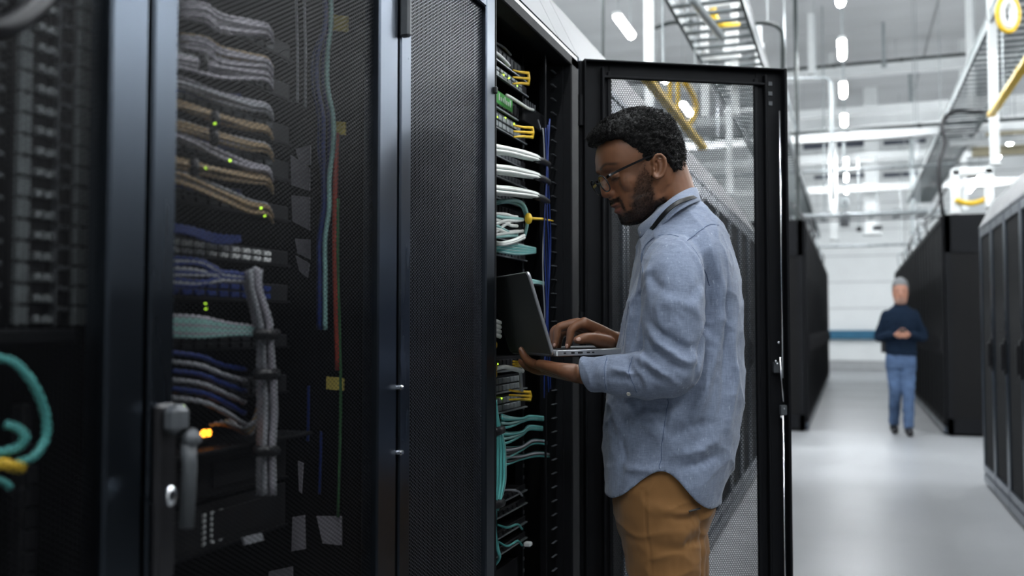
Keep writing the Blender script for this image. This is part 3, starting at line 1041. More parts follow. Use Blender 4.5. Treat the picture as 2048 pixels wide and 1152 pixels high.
switch(CY0, CY1, zc(128, 1000), zc(96, 1000), XE, 'topmost device in the open rack with a slanted pale bar', ports=(1, 12), pm=GREYPL)
switch(CY0, CY1, zc(160, 1000), zc(104, 1000) - 0.045, XE + 0.004, 'card chassis above the green label in the open rack', ports=(2, 12), pm=GALV, leds=3)
switch(CY0, CY1, zc(222, 1000), zc(188, 1000), XE, 'device with a green name plate in the open rack', ports=(1, 12), pm=PLASTIC)
switch(CY0, CY1, zc(262, 1000), zc(226, 1000), XE, 'card chassis under the green name plate', ports=(2, 12), pm=GALV, leds=4, led_m=LED_G)
# green plate
a = on_x(990, 188, XE + 0.01); b = on_x(1021, 222, XE + 0.01)
g = MB().box((XE + 0.002, on_x(985, 200, XE)[1], zc(216, 1005)), (XE + 0.006, on_x(1021, 200, XE)[1], zc(186, 1005) - 0.005), 0.0015).build('name_plate', GREEN, loc=a)
tag(g, 'green name plate with pale worn marks on a device', 'label plate')
ya_, yb_ = on_x(992, 200, XE)[1], on_x(1018, 200, XE)[1]
for k in range(7):
    yy = ya_ + (yb_ - ya_) * (k + 0.3) / 7
    hh = 0.011 if k % 3 else 0.018
    MB().box((XE + 0.006, yy, zc(208, 1005)), (XE + 0.0068, yy + 0.006, zc(208, 1005) + hh), 0.0).build('pale_mark', WHITEPL, g)
# slanted pale bar of the topmost device, shelf lips
cable(PX([(988, 103, XE + 0.03), (1004, 116, XE + 0.03), (1018, 131, XE + 0.03)]), 0.005, WHITEPL, 'pale slanted bar on the topmost device in the open rack', None, 'pull_bar')
cable(PX([(988, 84, XE), (1008, 96, XE), (1021, 110, XE)]), 0.004, GALV, 'dull metal lip at the very top of the open rack', None, 'pull_bar')


def bracket(px, py, X, w, h, label):
    """yellow pull handle: upright bar and three prongs"""
    P = lambda a, b: on_x(px + a * w, py + b * h, X)
    r = empty('ejector_pull', P(0, 0), label, 'pull grip')
    MB().tube([P(0, -0.5), P(0.06, 0), P(0, 0.5)], 0.0042, 8).build('grip', YELLOW, r, smooth=True)
    for k, b in enumerate((-0.42, 0.02, 0.42)):
        MB().tube([P(0.02, b), P(-0.5, b - 0.06), P(-1.0, b - 0.22 + 0.1 * k)], [0.004, 0.0032, 0.0024], 8).build('prong', YELLOW, r, smooth=True)


bracket(1056, 157, XE + 0.045, 30, 26, 'yellow pull handle on the upper card chassis of the open rack')
bracket(1064, 265, XE + 0.05, 36, 22, 'yellow pull handle on the card chassis above the white cables')
bracket(1059, 792, XE + 0.045, 40, 18, 'yellow pull handle on the chassis above the teal cables')
bracket(1052, 729, XE + 0.045, 26, 10, 'small yellow pull handle below the laptop hinge')
# green cable from the plate, curving to the dark box
cable(PX([(1012, 190, XE + 0.02), (1025, 197, XE + 0.03), (1042, 208, XE + 0.03), (1056, 217, XE + 0.03), (1066, 220, XE + 0.02)]), 0.0045, C_WHITE, 'pale cable running from the green name plate to the side box')
c0 = on_x(1047, 218, XE + 0.02); c1 = on_x(1099, 275, XE + 0.02)
r = empty('side_box', c0, 'black perforated box beside the name plate inside the open rack', 'box')
MB().box((XE - 0.15, c0[1], c1[2]), (XE + 0.02, c1[1], on_x(1070, 218, XE + 0.02)[2]), 0.003).build('housing', BLACK, r)
for i in range(5):
    MB().box((XE + 0.018, c0[1] + 0.012 + i * 0.02, c1[2] + 0.045), (XE + 0.0215, c0[1] + 0.02 + i * 0.02, c1[2] + 0.065)).build('slot', GREYPL, r)
MB().ell(on_x(1098, 264, XE + 0.025), (0.004, 0.004, 0.004)).build('screw', CHROME, r)

# white bundles with black sleeves
wl = ('upper', 'middle', 'lower')
for bi, (yl, yr, xr) in enumerate(((286, 317, 1074), (326, 352, 1074), (368, 391, 1072))):
    for k in range(7):
        f = k / 6
        dx = 0.012 * ((k * 5) % 3)
        a = yl + 4 + 15 * f; b = yr - 6 + 12 * f
        X = XE + 0.06 + dx
        m_ = C_WHITE if k != 2 else C_TEALP
        cable(PX([(952, a - 10, X - 0.03), (988, a, X), (1020, a + (b - a) * 0.30 + random.uniform(-1, 1), X + 0.004), (1050, a + (b - a) * 0.66, X), (xr, yr + (b - yr) * 0.75, X - 0.006), (xr + 8, yr + 4 + (b - yr) * 0.4, X - 0.01)]),
              0.0042, m_, 'white patch cable in the %s pale bundle of the open rack' % wl[bi], '%s bundle of white cables' % wl[bi])
    P = PX([(xr - 2, yr + 1, XE + 0.072), (xr + 12, yr + 6, XE + 0.068), (xr + 22, yr + 12, XE + 0.06)])
    tag(MB().tube(spline(P, 8), 0.0095, 10).build('cable_sleeve', C_BLACK, smooth=True, loc=P[0]), 'black sleeve at the end of the %s white cable bundle' % wl[bi], 'sleeve')
    switch(CY0, CY1, zc(yl + 36, 1010), zc(yl + 20, 1010), XE, 'dark patch panel under the %s white cable bundle' % wl[bi], 'patch_bay', ports=(1, 14), pm=GREYPL)
# tangled teal and white leads
cable(PX([(985, 405, XE + 0.03), (1005, 402, XE + 0.05), (1030, 401, XE + 0.06), (1046, 408, XE + 0.06), (1054, 428, XE + 0.06), (1054, 450, XE + 0.06), (1049, 472, XE + 0.05)]), 0.0045, C_TEALP, 'teal cable looping around the yellow plug')
cable(PX([(985, 409, XE + 0.02), (1010, 404, XE + 0.04), (1034, 407, XE + 0.05), (1046, 417, XE + 0.05), (1054, 440, XE + 0.05)]), 0.0045, C_TEALP, 'inner teal cable curving to the yellow plug')
for k, (a, b, c_, m_) in enumerate(((428, 431, 434, C_WHITE), (433, 436, 439, C_TEALP), (440, 444, 441, C_WHITE), (448, 443, 440, C_WHITE), (452, 462, 468, C_TEALP), (458, 462, 463, C_WHITE), (463, 450, 452, C_WHITE),
                                   (470, 466, 462, C_WHITE), (474, 470, 473, C_TEALP))):
    xr = 1045 if k % 2 else 1034
    cable(PX([(970, a, XE + 0.02), (992, a, XE + 0.04), (1012, b + 2 * (k % 3) - 2, XE + 0.055), (xr - 12, (b + c_) / 2, XE + 0.05), (xr, c_, XE + 0.045)]), 0.0046, m_,
          'pale lead in the tangle around the yellow plug', 'tangled leads at the yellow plug')
for k in range(2):
    cable(PX([(985, 484 + 4 * k, XE + 0.03), (1005, 486 + 3 * k, XE + 0.06), (1030, 480 + 3 * k, XE + 0.065), (1048, 471 + 4 * k, XE + 0.06)]), 0.005, C_WHITE, 'thick white lead below the yellow plug', 'thick white leads below the plug')
P = on_x(1057, 437, XE + 0.07)
r = empty('plug', P, 'yellow plug in the tangle of leads in the open rack', 'plug')
MB().ell(P, (0.010, 0.012, 0.015)).build('plug_body', YELLOW, r, smooth=True)
MB().tube(PX([(1064, 437, XE + 0.07), (1085, 438, XE + 0.06), (1106, 442, XE + 0.06)]), [0.004, 0.0035, 0.002], 8).build('tail', YELLOW, r, smooth=True)
for k in range(7):
    a = 486 + 3 * k
    cable(PX([(985, a - 3, XE + 0.02), (1005, a, XE + 0.045), (1035, a + 4, XE + 0.05), (1070, 497 + 1.3 * k, XE + 0.04)]), 0.004, C_TEAL if k % 2 else C_TEALP, 'teal cable in the bundle above the laptop', 'teal bundle above the laptop')
switch(CY0, CY1, zc(515, 1010), zc(502, 1010), XE, 'dark patch panel just above the laptop lid', 'patch_bay', ports=(1, 14), pm=GREYPL, leds=3, led_m=LED_G)
switch(CY0, CY1, zc(480, 1010), zc(405, 1010), XE - 0.01, 'patch panel behind the tangled leads', 'patch_bay', ports=(3, 14), pm=PLASTIC)
for k in range(4):
    cable(PX([(1030, 556 + 5 * k, XE + 0.03), (1060, 560 + 3 * k, XE + 0.05), (1074, 563 + 2 * k, XE + 0.05), (1090, 566 + 2 * k, XE + 0.03)]), 0.004, C_TEALP if k < 3 else C_BLACK, 'short pale cable peeking out right of the laptop lid', 'short cables beside the lid')
# blue risers
for k in range(5):
    pts = []
    for py in range(262 - 6 * k, 800, 60):
        pts.append((1088 + 2.6 * k + 2.5 * math.sin(py * 0.021 + k), py, XE + 0.06 + 0.006 * (k % 2)))
    if k == 0:
        pts = [(1076, 240, XE + 0.03), (1082, 258, XE + 0.05)] + pts
    cable(PX(pts), 0.0019, C_BLUE if k else C_GREY, 'thin blue cable rising beside the finger duct' if k else 'thin grey cable rising beside the finger duct', 'blue risers' if k else None, n=60)
# below the laptop
for k in range(4):
    cable(PX([(975, 640 + 9 * k, XE + 0.02), (990, 642 + 9 * k, XE + 0.04), (1000, 646 + 9 * k, XE + 0.045)]), 0.006, C_WHITE, 'short white plug lead left of the laptop', 'white plug leads left of the laptop')
switch(CY0, CY1, zc(742, 1020), zc(712, 1020), XE, 'device directly under the laptop in the open rack', ports=(1, 12), pm=PLASTIC, leds=2, led_m=LED_G)
switch(CY0, CY1, zc(783, 1020), zc(748, 1020), XE, 'fan chassis with a dark grille under the laptop', ports=(2, 12), pm=GALV)
switch(CY0, CY1, zc(822, 1020), zc(786, 1020), XE, 'chassis with pale sockets above the teal bundles', ports=(2, 12), pm=GALV, leds=3)
cable(PX([(990, 738, XE + 0.02), (1008, 734, XE + 0.04), (1028, 738, XE + 0.05), (1045, 742, XE + 0.05)]), 0.006, C_WHITE, 'pale cable arching under the laptop')
cable(PX([(1041, 735, XE + 0.05), (1042, 765, XE + 0.05), (1044, 782, XE + 0.05)]), 0.0045, C_GREY, 'grey cable dropping to the yellow handle below the laptop')
for k, (yy) in enumerate((690, 735, 748)):
    P = on_x(988, yy, XE + 0.04)
    tag(MB().ell(P, (0.008, 0.010, 0.012)).build('plug', YELLOW, smooth=True, loc=P), ['yellow plug left of the laptop hinge', 'yellow plug at the edge below the laptop', 'lower of two yellow plugs below the laptop'][k], 'plug')
cable(PX([(989, 720, XE + 0.05), (987, 760, XE + 0.055), (989, 800, XE + 0.05), (991, 830, XE + 0.06)]), 0.004, C_TAN, 'yellowish cord hanging at the edge of the closed door')
# teal bundles
tl = ('top', 'second', 'third', 'lowest')
for bi, (yl, yr, xr) in enumerate(((842, 832, 1068), (874, 852, 1066), (905, 880, 1074), (918, 905, 1080))):
    for k in range(9):
        f = k / 8
        m_ = (C_TEAL, C_TEALP, C_TEAL, C_BLACK)[k % 4] if bi < 2 else (C_TEAL, C_BLACK, C_GREY, C_TEAL)[k % 4]
        X = XE + 0.045 + 0.008 * (k % 3)
        cable(PX([(1003, yl - 12 + 26 * f, X), (1020, yl - 8 + 18 * f + random.uniform(-2, 2), X + 0.005), (1045, (yl + yr) / 2 + 6 * f, X), (xr - 8, yr + 7 * f, X - 0.01), (xr + 18, yr + 2 + 6 * f, X - 0.03)]),
              0.0035, m_, 'thin cable in the %s teal bundle of the open rack' % tl[bi], '%s bundle of teal cables' % tl[bi])
for k in range(10):
    X = XE + 0.075 + 0.004 * (k % 3)
    o_ = 2.2 * k
    cable(PX([(985 + 0.6 * k, 800, X), (991 + 0.5 * k, 840, X), (991 + o_ * 0.85, 890, X), (990 + o_, 930, X), (990 + o_ * 0.95, 965, X), (990 + o_ * 0.6, 995, X), (991 + 0.4 * k, 1020, X)]), 0.0042,
          C_TEAL if k % 3 else C_TEALP, 'teal cable in the hanging loop beside the closed door', 'hanging loop of teal cables', n=36)
for (yy, lab) in ((862, 'upper'), (1008, 'lower')):
    P = PX([(985, yy + 2, XE + 0.08), (996, yy, XE + 0.085), (1003, yy - 3, XE + 0.08)])
    tag(MB().tube(P, 0.011, 8).build('cable_tie', C_BLACK, smooth=True, loc=P[0]), '%s black tie around the hanging teal cables' % lab, 'cable tie')
for k in range(3):
    cable(PX([(989 + k, 1015, XE + 0.08), (991, 1060, XE + 0.08), (993 + k, 1095, XE + 0.08), (999, 1115, XE + 0.08), (988, 1132, XE + 0.06)]), 0.004, C_TEAL, 'teal cable hanging on towards the bottom shelf', 'teal cables to the bottom shelf')
for k, (a, b, lab) in enumerate(((985, 972, 'first'), (1012, 1010, 'second'), (1052, 1040, 'third'), (1085, 1070, 'fourth'))):
    switch(CY0, CY1, zc(a + 14, 1015), zc(a, 1015), XE, '%s thin dark unit below the teal cables' % lab, 'server_unit', ports=(1, 10), pm=PLASTIC)
    if k != 1:
        cable(PX([(995, a - 2, XE + 0.02), (1015, a - 5 + 4 * k, XE + 0.05), (1035, a - 3, XE + 0.05), (1044, a + 6, XE + 0.04)]), 0.003, C_TEAL if k else C_GREY, '%s thin lead across the dark units' % lab)
P = on_x(1056, 1088, XE + 0.03)
tag(MB().obox(P, (0.02, 0.02, 0.012), ch=0.003).build('clip', WHITEPL, loc=P), 'small white clip on the lowest shelf of the open rack', 'clip')
switch(CY0, CY1, 0.16, 0.62, XE - 0.02, 'large dark unit at the bottom of the open rack', 'server_unit', ports=(1, 4), pm=PLASTIC)

# ------------------------------------------------------------------ mesh-door rack in the foreground
XA = -0.86
AY0, AY1 = Y_ZA + 0.05, 1.33


def za(py, px=440, X=XA):
    return float(on_x(px, py, X)[2])


for k, (a, b, lab, pm) in enumerate(((60, 20, 'topmost patch panel behind the foreground mesh door', GREYPL), (150, 110, 'second patch panel behind the foreground mesh door', GREYPL), (250, 205, 'patch panel with a green light behind the foreground mesh door', GREYPL),
                                     (330, 285, 'patch panel with two green lights behind the foreground mesh', GREYPL), (420, 385, 'patch panel above the dark gap behind the foreground mesh', PLASTIC), (520, 485, 'switch with pale plugs behind the foreground mesh door', WHITEPL),
                                     (600, 560, 'switch with a blue plug row behind the foreground mesh door', C_BLUE), (700, 670, 'switch below the fanned white leads behind the mesh', PLASTIC), (800, 760, 'switch with blue leads behind the foreground mesh', PLASTIC),
                                     (990, 905, 'wide dark server behind the foreground mesh door', PLASTIC), (1095, 1000, 'server with three pale vent columns behind the foreground mesh', PLASTIC))):
    sw = switch(AY0, AY1, za(a), za(b), XA, lab, ports=(2, 12) if a - b < 60 else (1, 2), pm=pm, lipm=BLACK)
    if a == 1095:
        for q in range(3):
            y_ = on_x(402 + 17 * q, 1050, XA)[1]
            for w_ in range(6):
                MB().box((XA + 0.001, y_, za(1080) + w_ * 0.008), (XA + 0.004, y_ + 0.006, za(1080) + w_ * 0.008 + 0.005)).build('vent_cell', WHITEPL, sw)
rows = [(15, 45, C_LILAC, 7), (78, 112, C_LILAC, 6), (112, 138, C_LILAC, 6), (160, 205, C_GREY, 5), (205, 250, C_TAN, 4), (245, 285, C_TAN, 5), (270, 330, C_LILAC, 4), (320, 350, C_TAN, 5), (345, 405, C_TAN, 6)]
names = ['topmost', 'second', 'third', 'fourth', 'fifth', 'sixth', 'seventh', 'eighth', 'ninth']
for bi, (ya_, yb_, m_, n_) in enumerate(rows):
    for k in range(n_):
        f = k * 5.2
        x0 = 352 if bi > 1 else 400
        X = XA + 0.04 + 0.008 * (k % 3)
        mm = m_ if k % 3 else (C_LILAC, C_TAN, C_GREY)[bi % 3]
        cable(PX([(x0 - 40, ya_ + f - 10, X - 0.02), (x0 + 10, ya_ + f - 4 + random.uniform(-3, 3), X), (440, (ya_ + yb_) / 2 + f + random.uniform(-4, 4), X + 0.01), (500, yb_ + f * 0.9 - 4, X), (533, yb_ + f * 0.7 + 4, X - 0.02), (545, yb_ + f * 0.7 + 22, X - 0.05)]),
              0.0027, mm, 'cable in the %s slanting bundle behind the foreground mesh' % names[bi], '%s slanting bundle behind the foreground mesh' % names[bi])
for bi in range(4):
    yy = 165 + 95 * bi if bi < 3 else 448
    for k in range(4):
        cable(PX([(330, yy + 4 * k, XA + 0.02), (380, yy + 8 + 4 * k, XA + 0.03), (430, yy + 22 + 5 * k, XA + 0.03), (480, yy + 26 + 3 * k, XA + 0.02)]), 0.003, C_BLUE, 'blue cable under a slanting bundle behind the foreground mesh', 'blue cables under the slanting bundles')
# black ties
for k, (x, y_) in enumerate(((407, 125), (430, 240), (428, 275), (388, 335))):
    P = PX([(x, y_ - 14, XA + 0.075), (x + 2, y_, XA + 0.08), (x, y_ + 14, XA + 0.075)])
    tag(MB().tube(P, 0.006, 8).build('cable_tie', C_BLACK, smooth=True, loc=P[0]), '%s black strap around the slanting cables behind the foreground mesh' % names[k], 'cable tie')
# fanned white leads and the vertical trunk
for k in range(9):
    y_ = 515 + 7 * k
    cable(PX([(340, y_, XA + 0.03), (400, y_ + 6 - 3 * (k % 3), XA + 0.05), (450, 545 + 5 * (k % 4), XA + 0.06), (498, 552 + 3 * k % 12, XA + 0.06)]), 0.003, C_GREY if k % 2 else C_BLUE, 'lead running to the top of the grey cable trunk', 'leads to the top of the grey trunk')
for k in range(8):
    y_ = 632 + 5.5 * k
    cable(PX([(340, y_, XA + 0.03), (400, y_ + 3, XA + 0.05), (460, 648 + 3 * k, XA + 0.06), (508, 655 + 2 * k, XA + 0.06), (522, 680, XA + 0.06)]), 0.0032, C_TEALP if k % 3 else C_LILAC, 'pale lead fanning into the middle of the grey trunk', 'leads to the middle of the grey trunk')
for k in range(7):
    d_ = 5.2 * (k - 3)
    X = XA + 0.06 + 0.006 * (k % 3)
    cable(PX([(490 + k * 5, 533 + 3 * abs(k - 4), X), (508 + d_ * 0.8, 580, X), (524 + d_, 640, X), (530 + d_ * 0.8, 690, X), (533 + d_, 760, X), (535 + d_, 830, X), (532 + d_ * 0.9, 900, X), (533 + d_, 990, X)]), 0.0042,
          C_LILAC if k % 2 else C_GREY, 'grey cable in the thick vertical trunk behind the foreground mesh', 'vertical grey trunk behind the foreground mesh', n=40)
for k, y_ in enumerate((668, 748, 902)):
    P = PX([(508, y_, XA + 0.075), (530, y_ + 1, XA + 0.085), (552, y_, XA + 0.075)])
    tag(MB().tube(P, 0.008, 8).build('cable_tie', C_BLACK, smooth=True, loc=P[0]), '%s black tie on the vertical grey trunk' % ('upper', 'middle', 'lower')[k], 'cable tie')
for k in range(6):
    y_ = 705 + 18 * k
    cable(PX([(340, y_, XA + 0.03), (400, y_ + 8, XA + 0.05), (440, y_ + 24, XA + 0.05), (490, y_ + 34 + 4 * k, XA + 0.04)]), 0.0038, C_BLUE if k % 2 == 0 else C_GREY, 'lead crossing below the grey trunk tie behind the mesh', 'crossing leads below the trunk tie')
# indicator lights, orange glow
for k, (x, y_, m_) in enumerate(((430, 247, LED_G), (460, 321, LED_G), (412, 336, LED_G), (522, 416, LED_G), (530, 432, LED_G), (411, 606, LED_G), (412, 617, LED_G), (368, 812, LED_G))):
    P = on_x(x, y_, XA + 0.09)
    tag(MB().obox(P, (0.0028, 0.0028, 0.0028), ch=0.0008).build('indicator_light', m_, loc=P), 'tiny green light behind the foreground mesh, %s from the top' % ORDN[k], 'indicator light', 'green lights behind the foreground mesh')
P = on_x(412, 866, XA + 0.01)
r = empty('warning_light', P, 'orange glowing light on a tray behind the foreground mesh', 'indicator light')
MB().obox(P, (0.012, 0.016, 0.010), ch=0.003).build('lens', LED_O, r)
MB().obox(P + (-0.02, 0, -0.008), (0.05, 0.03, 0.006)).build('base', PLASTIC, r)
a, b = on_x(372, 882, XA + 0.05), on_x(505, 868, XA + 0.05)
tr = MB().box((XA - 0.25, AY0, za(892)), (XA + 0.05, AY1, za(892) + 0.006), 0.002).build('shelf_tray', BLACK, loc=(XA, AY0, za(892)))
tag(tr, 'dark metal tray under the orange light', 'tray')
for k in range(5):
    cable(PX([(420 + 10 * k, 850 - 3 * k, XA + 0.0), (450 + 8 * k, 846 + 4 * k, XA + 0.02), (485 + 5 * k, 856 + 2 * k, XA + 0.03), (515, 835 - 6 * k, XA + 0.04), (528, 800 - 8 * k, XA + 0.05)]), 0.0035, C_TAN if k % 2 else C_GREY, 'cable curling over the tray with the orange light', 'cables on the orange lit tray')
# right part of the rack: labels, risers
YW = Y_AB - 0.02


def on_wall(px, py):
    return on_y(px, py, YW)


for k, q in enumerate((((598, 300), (628, 292), (628, 332), (606, 330)), ((588, 312), (626, 338), (626, 384), (590, 372)), ((590, 392), (626, 396), (626, 462), (592, 444)), ((597, 478), (627, 480), (627, 520), (602, 508)), ((598, 512), (626, 528), (622, 556), (606, 544)))):
    P = [on_wall(*p) - (0, 0.012, 0) for p in q]
    tag(MB().prism([p - P[0] * 0 for p in P], (0, 0, 0), (0, 0.003, 0)).build('paper_label', WHITEPL if False else C_LILAC, loc=P[0]), ['topmost', 'second', 'largest', 'fourth', 'lowest'][k] + ' pale label strip on the inner wall behind the mesh', 'label')
for k, (q, m_, lab) in enumerate(((((592, 1032), (616, 1028), (618, 1095), (590, 1100)), C_LILAC, 'upright pale tag low behind the foreground mesh'), (((640, 1030), (690, 1030), (690, 1088), (652, 1084)), C_LILAC, 'pale square tag low behind the foreground mesh'),
                                  (((603, 920), (613, 925), (610, 985), (605, 980)), C_LILAC, 'thin pale strip above the low tags behind the mesh'), (((545, 1140), (592, 1130), (592, 1160), (545, 1160)), C_LILAC, 'crumpled pale tag at the very bottom behind the mesh'))):
    P = [on_wall(*p) - (0, 0.012, 0) for p in q]
    tag(MB().prism(P, (0, 0, 0), (0, 0.003, 0)).build('paper_label', m_, loc=P[0]), lab, 'label')
P = [on_x(*p, XA + 0.02) for p in ((482, 1075), (520, 1066), (524, 1080), (486, 1090))]
tag(MB().prism(P, (0, 0, 0), (0.004, 0, 0)).build('paper_label', C_GREY, loc=P[0]), 'small grey tag beside the pale vent columns', 'label')
for k, (x, y_, w, h) in enumerate(((690, 53, 32, 34), (684, 260, 34, 28), (681, 766, 34, 28))):
    P = [on_wall(x + a * w / 2, y_ + b * h / 2) - (0, 0.02, 0) for (a, b) in ((-1, -1), (1, -0.8), (1, 1), (-1, 0.8))]
    tag(MB().prism(P, (0, 0, 0), (0, 0.004, 0)).build('paper_label', YELLOW_D, loc=P[0]), ['upper', 'middle', 'lower'][k] + ' yellow tag on the risers behind the foreground mesh', 'label')
for k in range(6):
    pts = []
    for py in range(-60, 700, 60):
        sp = 1.0 if 100 < py < 330 else 0.5
        x = 668 - (14 if py > 60 else 0) * (1 if py < 200 else 0.2) + 6 * sp * (k - 2.5) + (k % 2) * 2 - (8 if py > 420 else 0)
        P = on_wall(x, py)
        pts.append(P - (0, 0.02 + 0.004 * (k % 3), 0))
    cable(pts, 0.0045, C_BLUE if k < 5 else C_TEALP, 'blue riser cable on the inner wall behind the foreground mesh' if k < 5 else 'pale riser among the blue cables behind the mesh', 'blue risers behind the foreground mesh' if k < 5 else None, n=50)
for k, (x, m_, y0_, y1_, nm) in enumerate(((684, C_RED, 270, 740, 'red'), (690, C_GREEN, 400, 1030, 'green'), (620, C_GREY, -40, 220, 'grey'), (604, C_GREY, -40, 210, 'pale grey'), (652, C_BLUE, 860, 985, 'short blue'), (626, C_BLUE, 770, 880, 'lower blue'))):
    pts = [on_wall(x + 3 * math.sin(py * 0.01), py) - (0, 0.02, 0) for py in np.linspace(y0_, y1_, 8)]
    cable(pts, 0.005 if nm == 'red' else 0.0028, m_, '%s cable hanging on the inner wall behind the foreground mesh' % nm)

# ------------------------------------------------------------------ rack at the picture edge
XZ = -0.82
for k, (xa, xb, m_, lab) in enumerate(((-30, 4, GREYPL, 'dim port strip cut off by the picture edge'), (34, 58, TRAYM, 'plain grey ladder strip nearest the picture edge'), (70, 104, GALV, 'bright ladder strip with paired sockets'), (110, 140, GREYPL, 'dark ladder strip between two pale ones'), (150, 174, TRAYM, 'grey ladder strip beside the dark door stile'))):
    ya_, yb_ = on_x(xa, 300, XZ)[1], on_x(xb, 300, XZ)[1]
    r = empty('port_strip', (XZ, ya_, 0.3), lab, 'port strip')
    z1 = 1.95; z0 = on_x(90, 652, XZ)[2]
    MB().box((XZ - 0.03, ya_, z0), (XZ - 0.004, yb_, z1), 0.002).build('backing', PLASTIC, r)
    mk = None
    step = 0.0225
    for i in range(int((z1 - z0) / step)):
        zz = z0 + i * step
        if mk is None:
            mk = MB()
            if k == 2:
                for (p0_, p1_) in ((0.0, 0.36), (0.6, 1.0)):
                    mk.box((XZ - 0.004, ya_ + (yb_ - ya_) * p0_, zz + 0.003), (XZ + 0.006, ya_ + (yb_ - ya_) * p1_, zz + step * 0.5), 0.001)
                mk.box((XZ - 0.004, ya_ + (yb_ - ya_) * 0.2, zz + 0.003), (XZ + 0.004, yb_, zz + step * 0.3), 0.001)
            elif k in (0, 3):
                mk.box((XZ - 0.004, ya_, zz + step * 0.75), (XZ + 0.004, yb_, zz + step * 0.95), 0.0008)
                mk.box((XZ - 0.004, ya_, zz), (XZ + 0.004, ya_ + 0.003, zz + step * 0.95), 0.0008)
            else:
                mk.box((XZ - 0.004, ya_, zz + 0.001), (XZ + 0.004, yb_, zz + step * 0.93), 0.001)
            mk = mk.build('socket', m_, r); z_ = zz
        else:
            c = mk.copy(); COL.objects.link(c); c.parent = r; c.location = (0, 0, zz - z_)
z0 = on_x(90, 665, XZ)[2]
o = MB().box((XZ - 0.2, Y_ZA - 0.58, z0 - 0.012), (XZ + 0.02, Y_ZA - 0.05, z0 + 0.004), 0.003).build('shelf_tray', BLACK, loc=(XZ, Y_ZA - 0.58, z0))
tag(o, 'black tray below the ladder strips at the picture edge', 'tray')
for k, (xa, xb, m_, lab) in enumerate(((60, 80, PLASTIC, 'dim lower ladder strip beneath the tray'), (140, 158, GREYPL, 'grey lower ladder strip beneath the tray, beside the stile'))):
    ya_, yb_ = on_x(xa, 900, XZ - 0.03)[1], on_x(xb, 900, XZ - 0.03)[1]
    r = empty('port_strip', (XZ, ya_, 0.3), lab, 'port strip')
    MB().box((XZ - 0.06, ya_, 0.1), (XZ - 0.04, yb_, z0 - 0.08), 0.002).build('backing', PLASTIC, r)
    for i in range(24):
        MB().box((XZ - 0.04, ya_, 0.55 + i * 0.024), (XZ - 0.032, yb_, 0.55 + i * 0.024 + 0.02), 0.001).build('socket', m_, r)
cable(PX([(-30, 715, XZ + 0.03), (22, 722, XZ + 0.04), (62, 762, XZ + 0.05), (88, 820, XZ + 0.05), (92, 872, XZ + 0.05), (68, 912, XZ + 0.05), (30, 928, XZ + 0.04)]), 0.0048, C_TEAL, 'outer teal cable loop at the picture edge', n=40)
cable(PX([(10, 848, XZ + 0.03), (38, 858, XZ + 0.04), (50, 876, XZ + 0.045), (30, 898, XZ + 0.04), (-30, 910, XZ + 0.03)]), 0.0048, C_TEAL, 'inner teal cable loop at the picture edge', n=30)
P = PX([(-20, 925, XZ + 0.04), (15, 930, XZ + 0.045), (45, 936, XZ + 0.045)])
tag(MB().tube(P, 0.006, 8).build('plug', YELLOW, smooth=True, loc=P[0]), 'yellow plug on the teal cable at the picture edge', 'plug')
cable(PX([(-20, 955, XZ + 0.03), (5, 962, XZ + 0.04), (20, 975, XZ + 0.04)]), 0.004, C_TEAL, 'short teal cable end under the yellow plug')
cable(PX([(-40, 60, XZ + 0.05), (10, 55, XZ + 0.06), (60, 22, XZ + 0.06), (110, -30, XZ + 0.05)]), 0.012, C_BLACK, 'thick black cable across the top corner of the edge rack')

# ================================================================== people: tools
def interp(tab, t):
    """rows of numbers, first column is the key; smooth (monotone) interpolation"""
    T = np.array(tab, float)
    if T[0, 0] > T[-1, 0]:
        T = T[::-1]
    out = []
    x = T[:, 0]
    for c in range(1, T.shape[1]):
        y = T[:, c]
        h = np.diff(x); d = np.diff(y) / h
        m = np.zeros(len(x))
        m[0], m[-1] = d[0], d[-1]
        for i in range(1, len(x) - 1):
            m[i] = 0 if d[i - 1] * d[i] <= 0 else 2 * d[i - 1] * d[i] / (d[i - 1] + d[i])
        i = np.clip(np.searchsorted(x, t) - 1, 0, len(h) - 1)
        s = np.clip((t - x[i]) / h[i], 0, 1)
        out.append((2 * s ** 3 - 3 * s ** 2 + 1) * y[i] + (s ** 3 - 2 * s ** 2 + s) * h[i] * m[i] + (-2 * s ** 3 + 3 * s ** 2) * y[i + 1] + (s ** 3 - s ** 2) * h[i] * m[i + 1])
    return out


def vring(c, a1, a2, a, b, n=40, pw=2.3):
    th = np.linspace(0, 2 * math.pi, n, endpoint=False)
    ca = np.sign(np.cos(th)) * np.abs(np.cos(th)) ** (2 / pw); sa = np.sign(np.sin(th)) * np.abs(np.sin(th)) ** (2 / pw)
    return [np.array(c) + a1 * (a * x) + a2 * (b * y) for x, y in zip(ca, sa)]


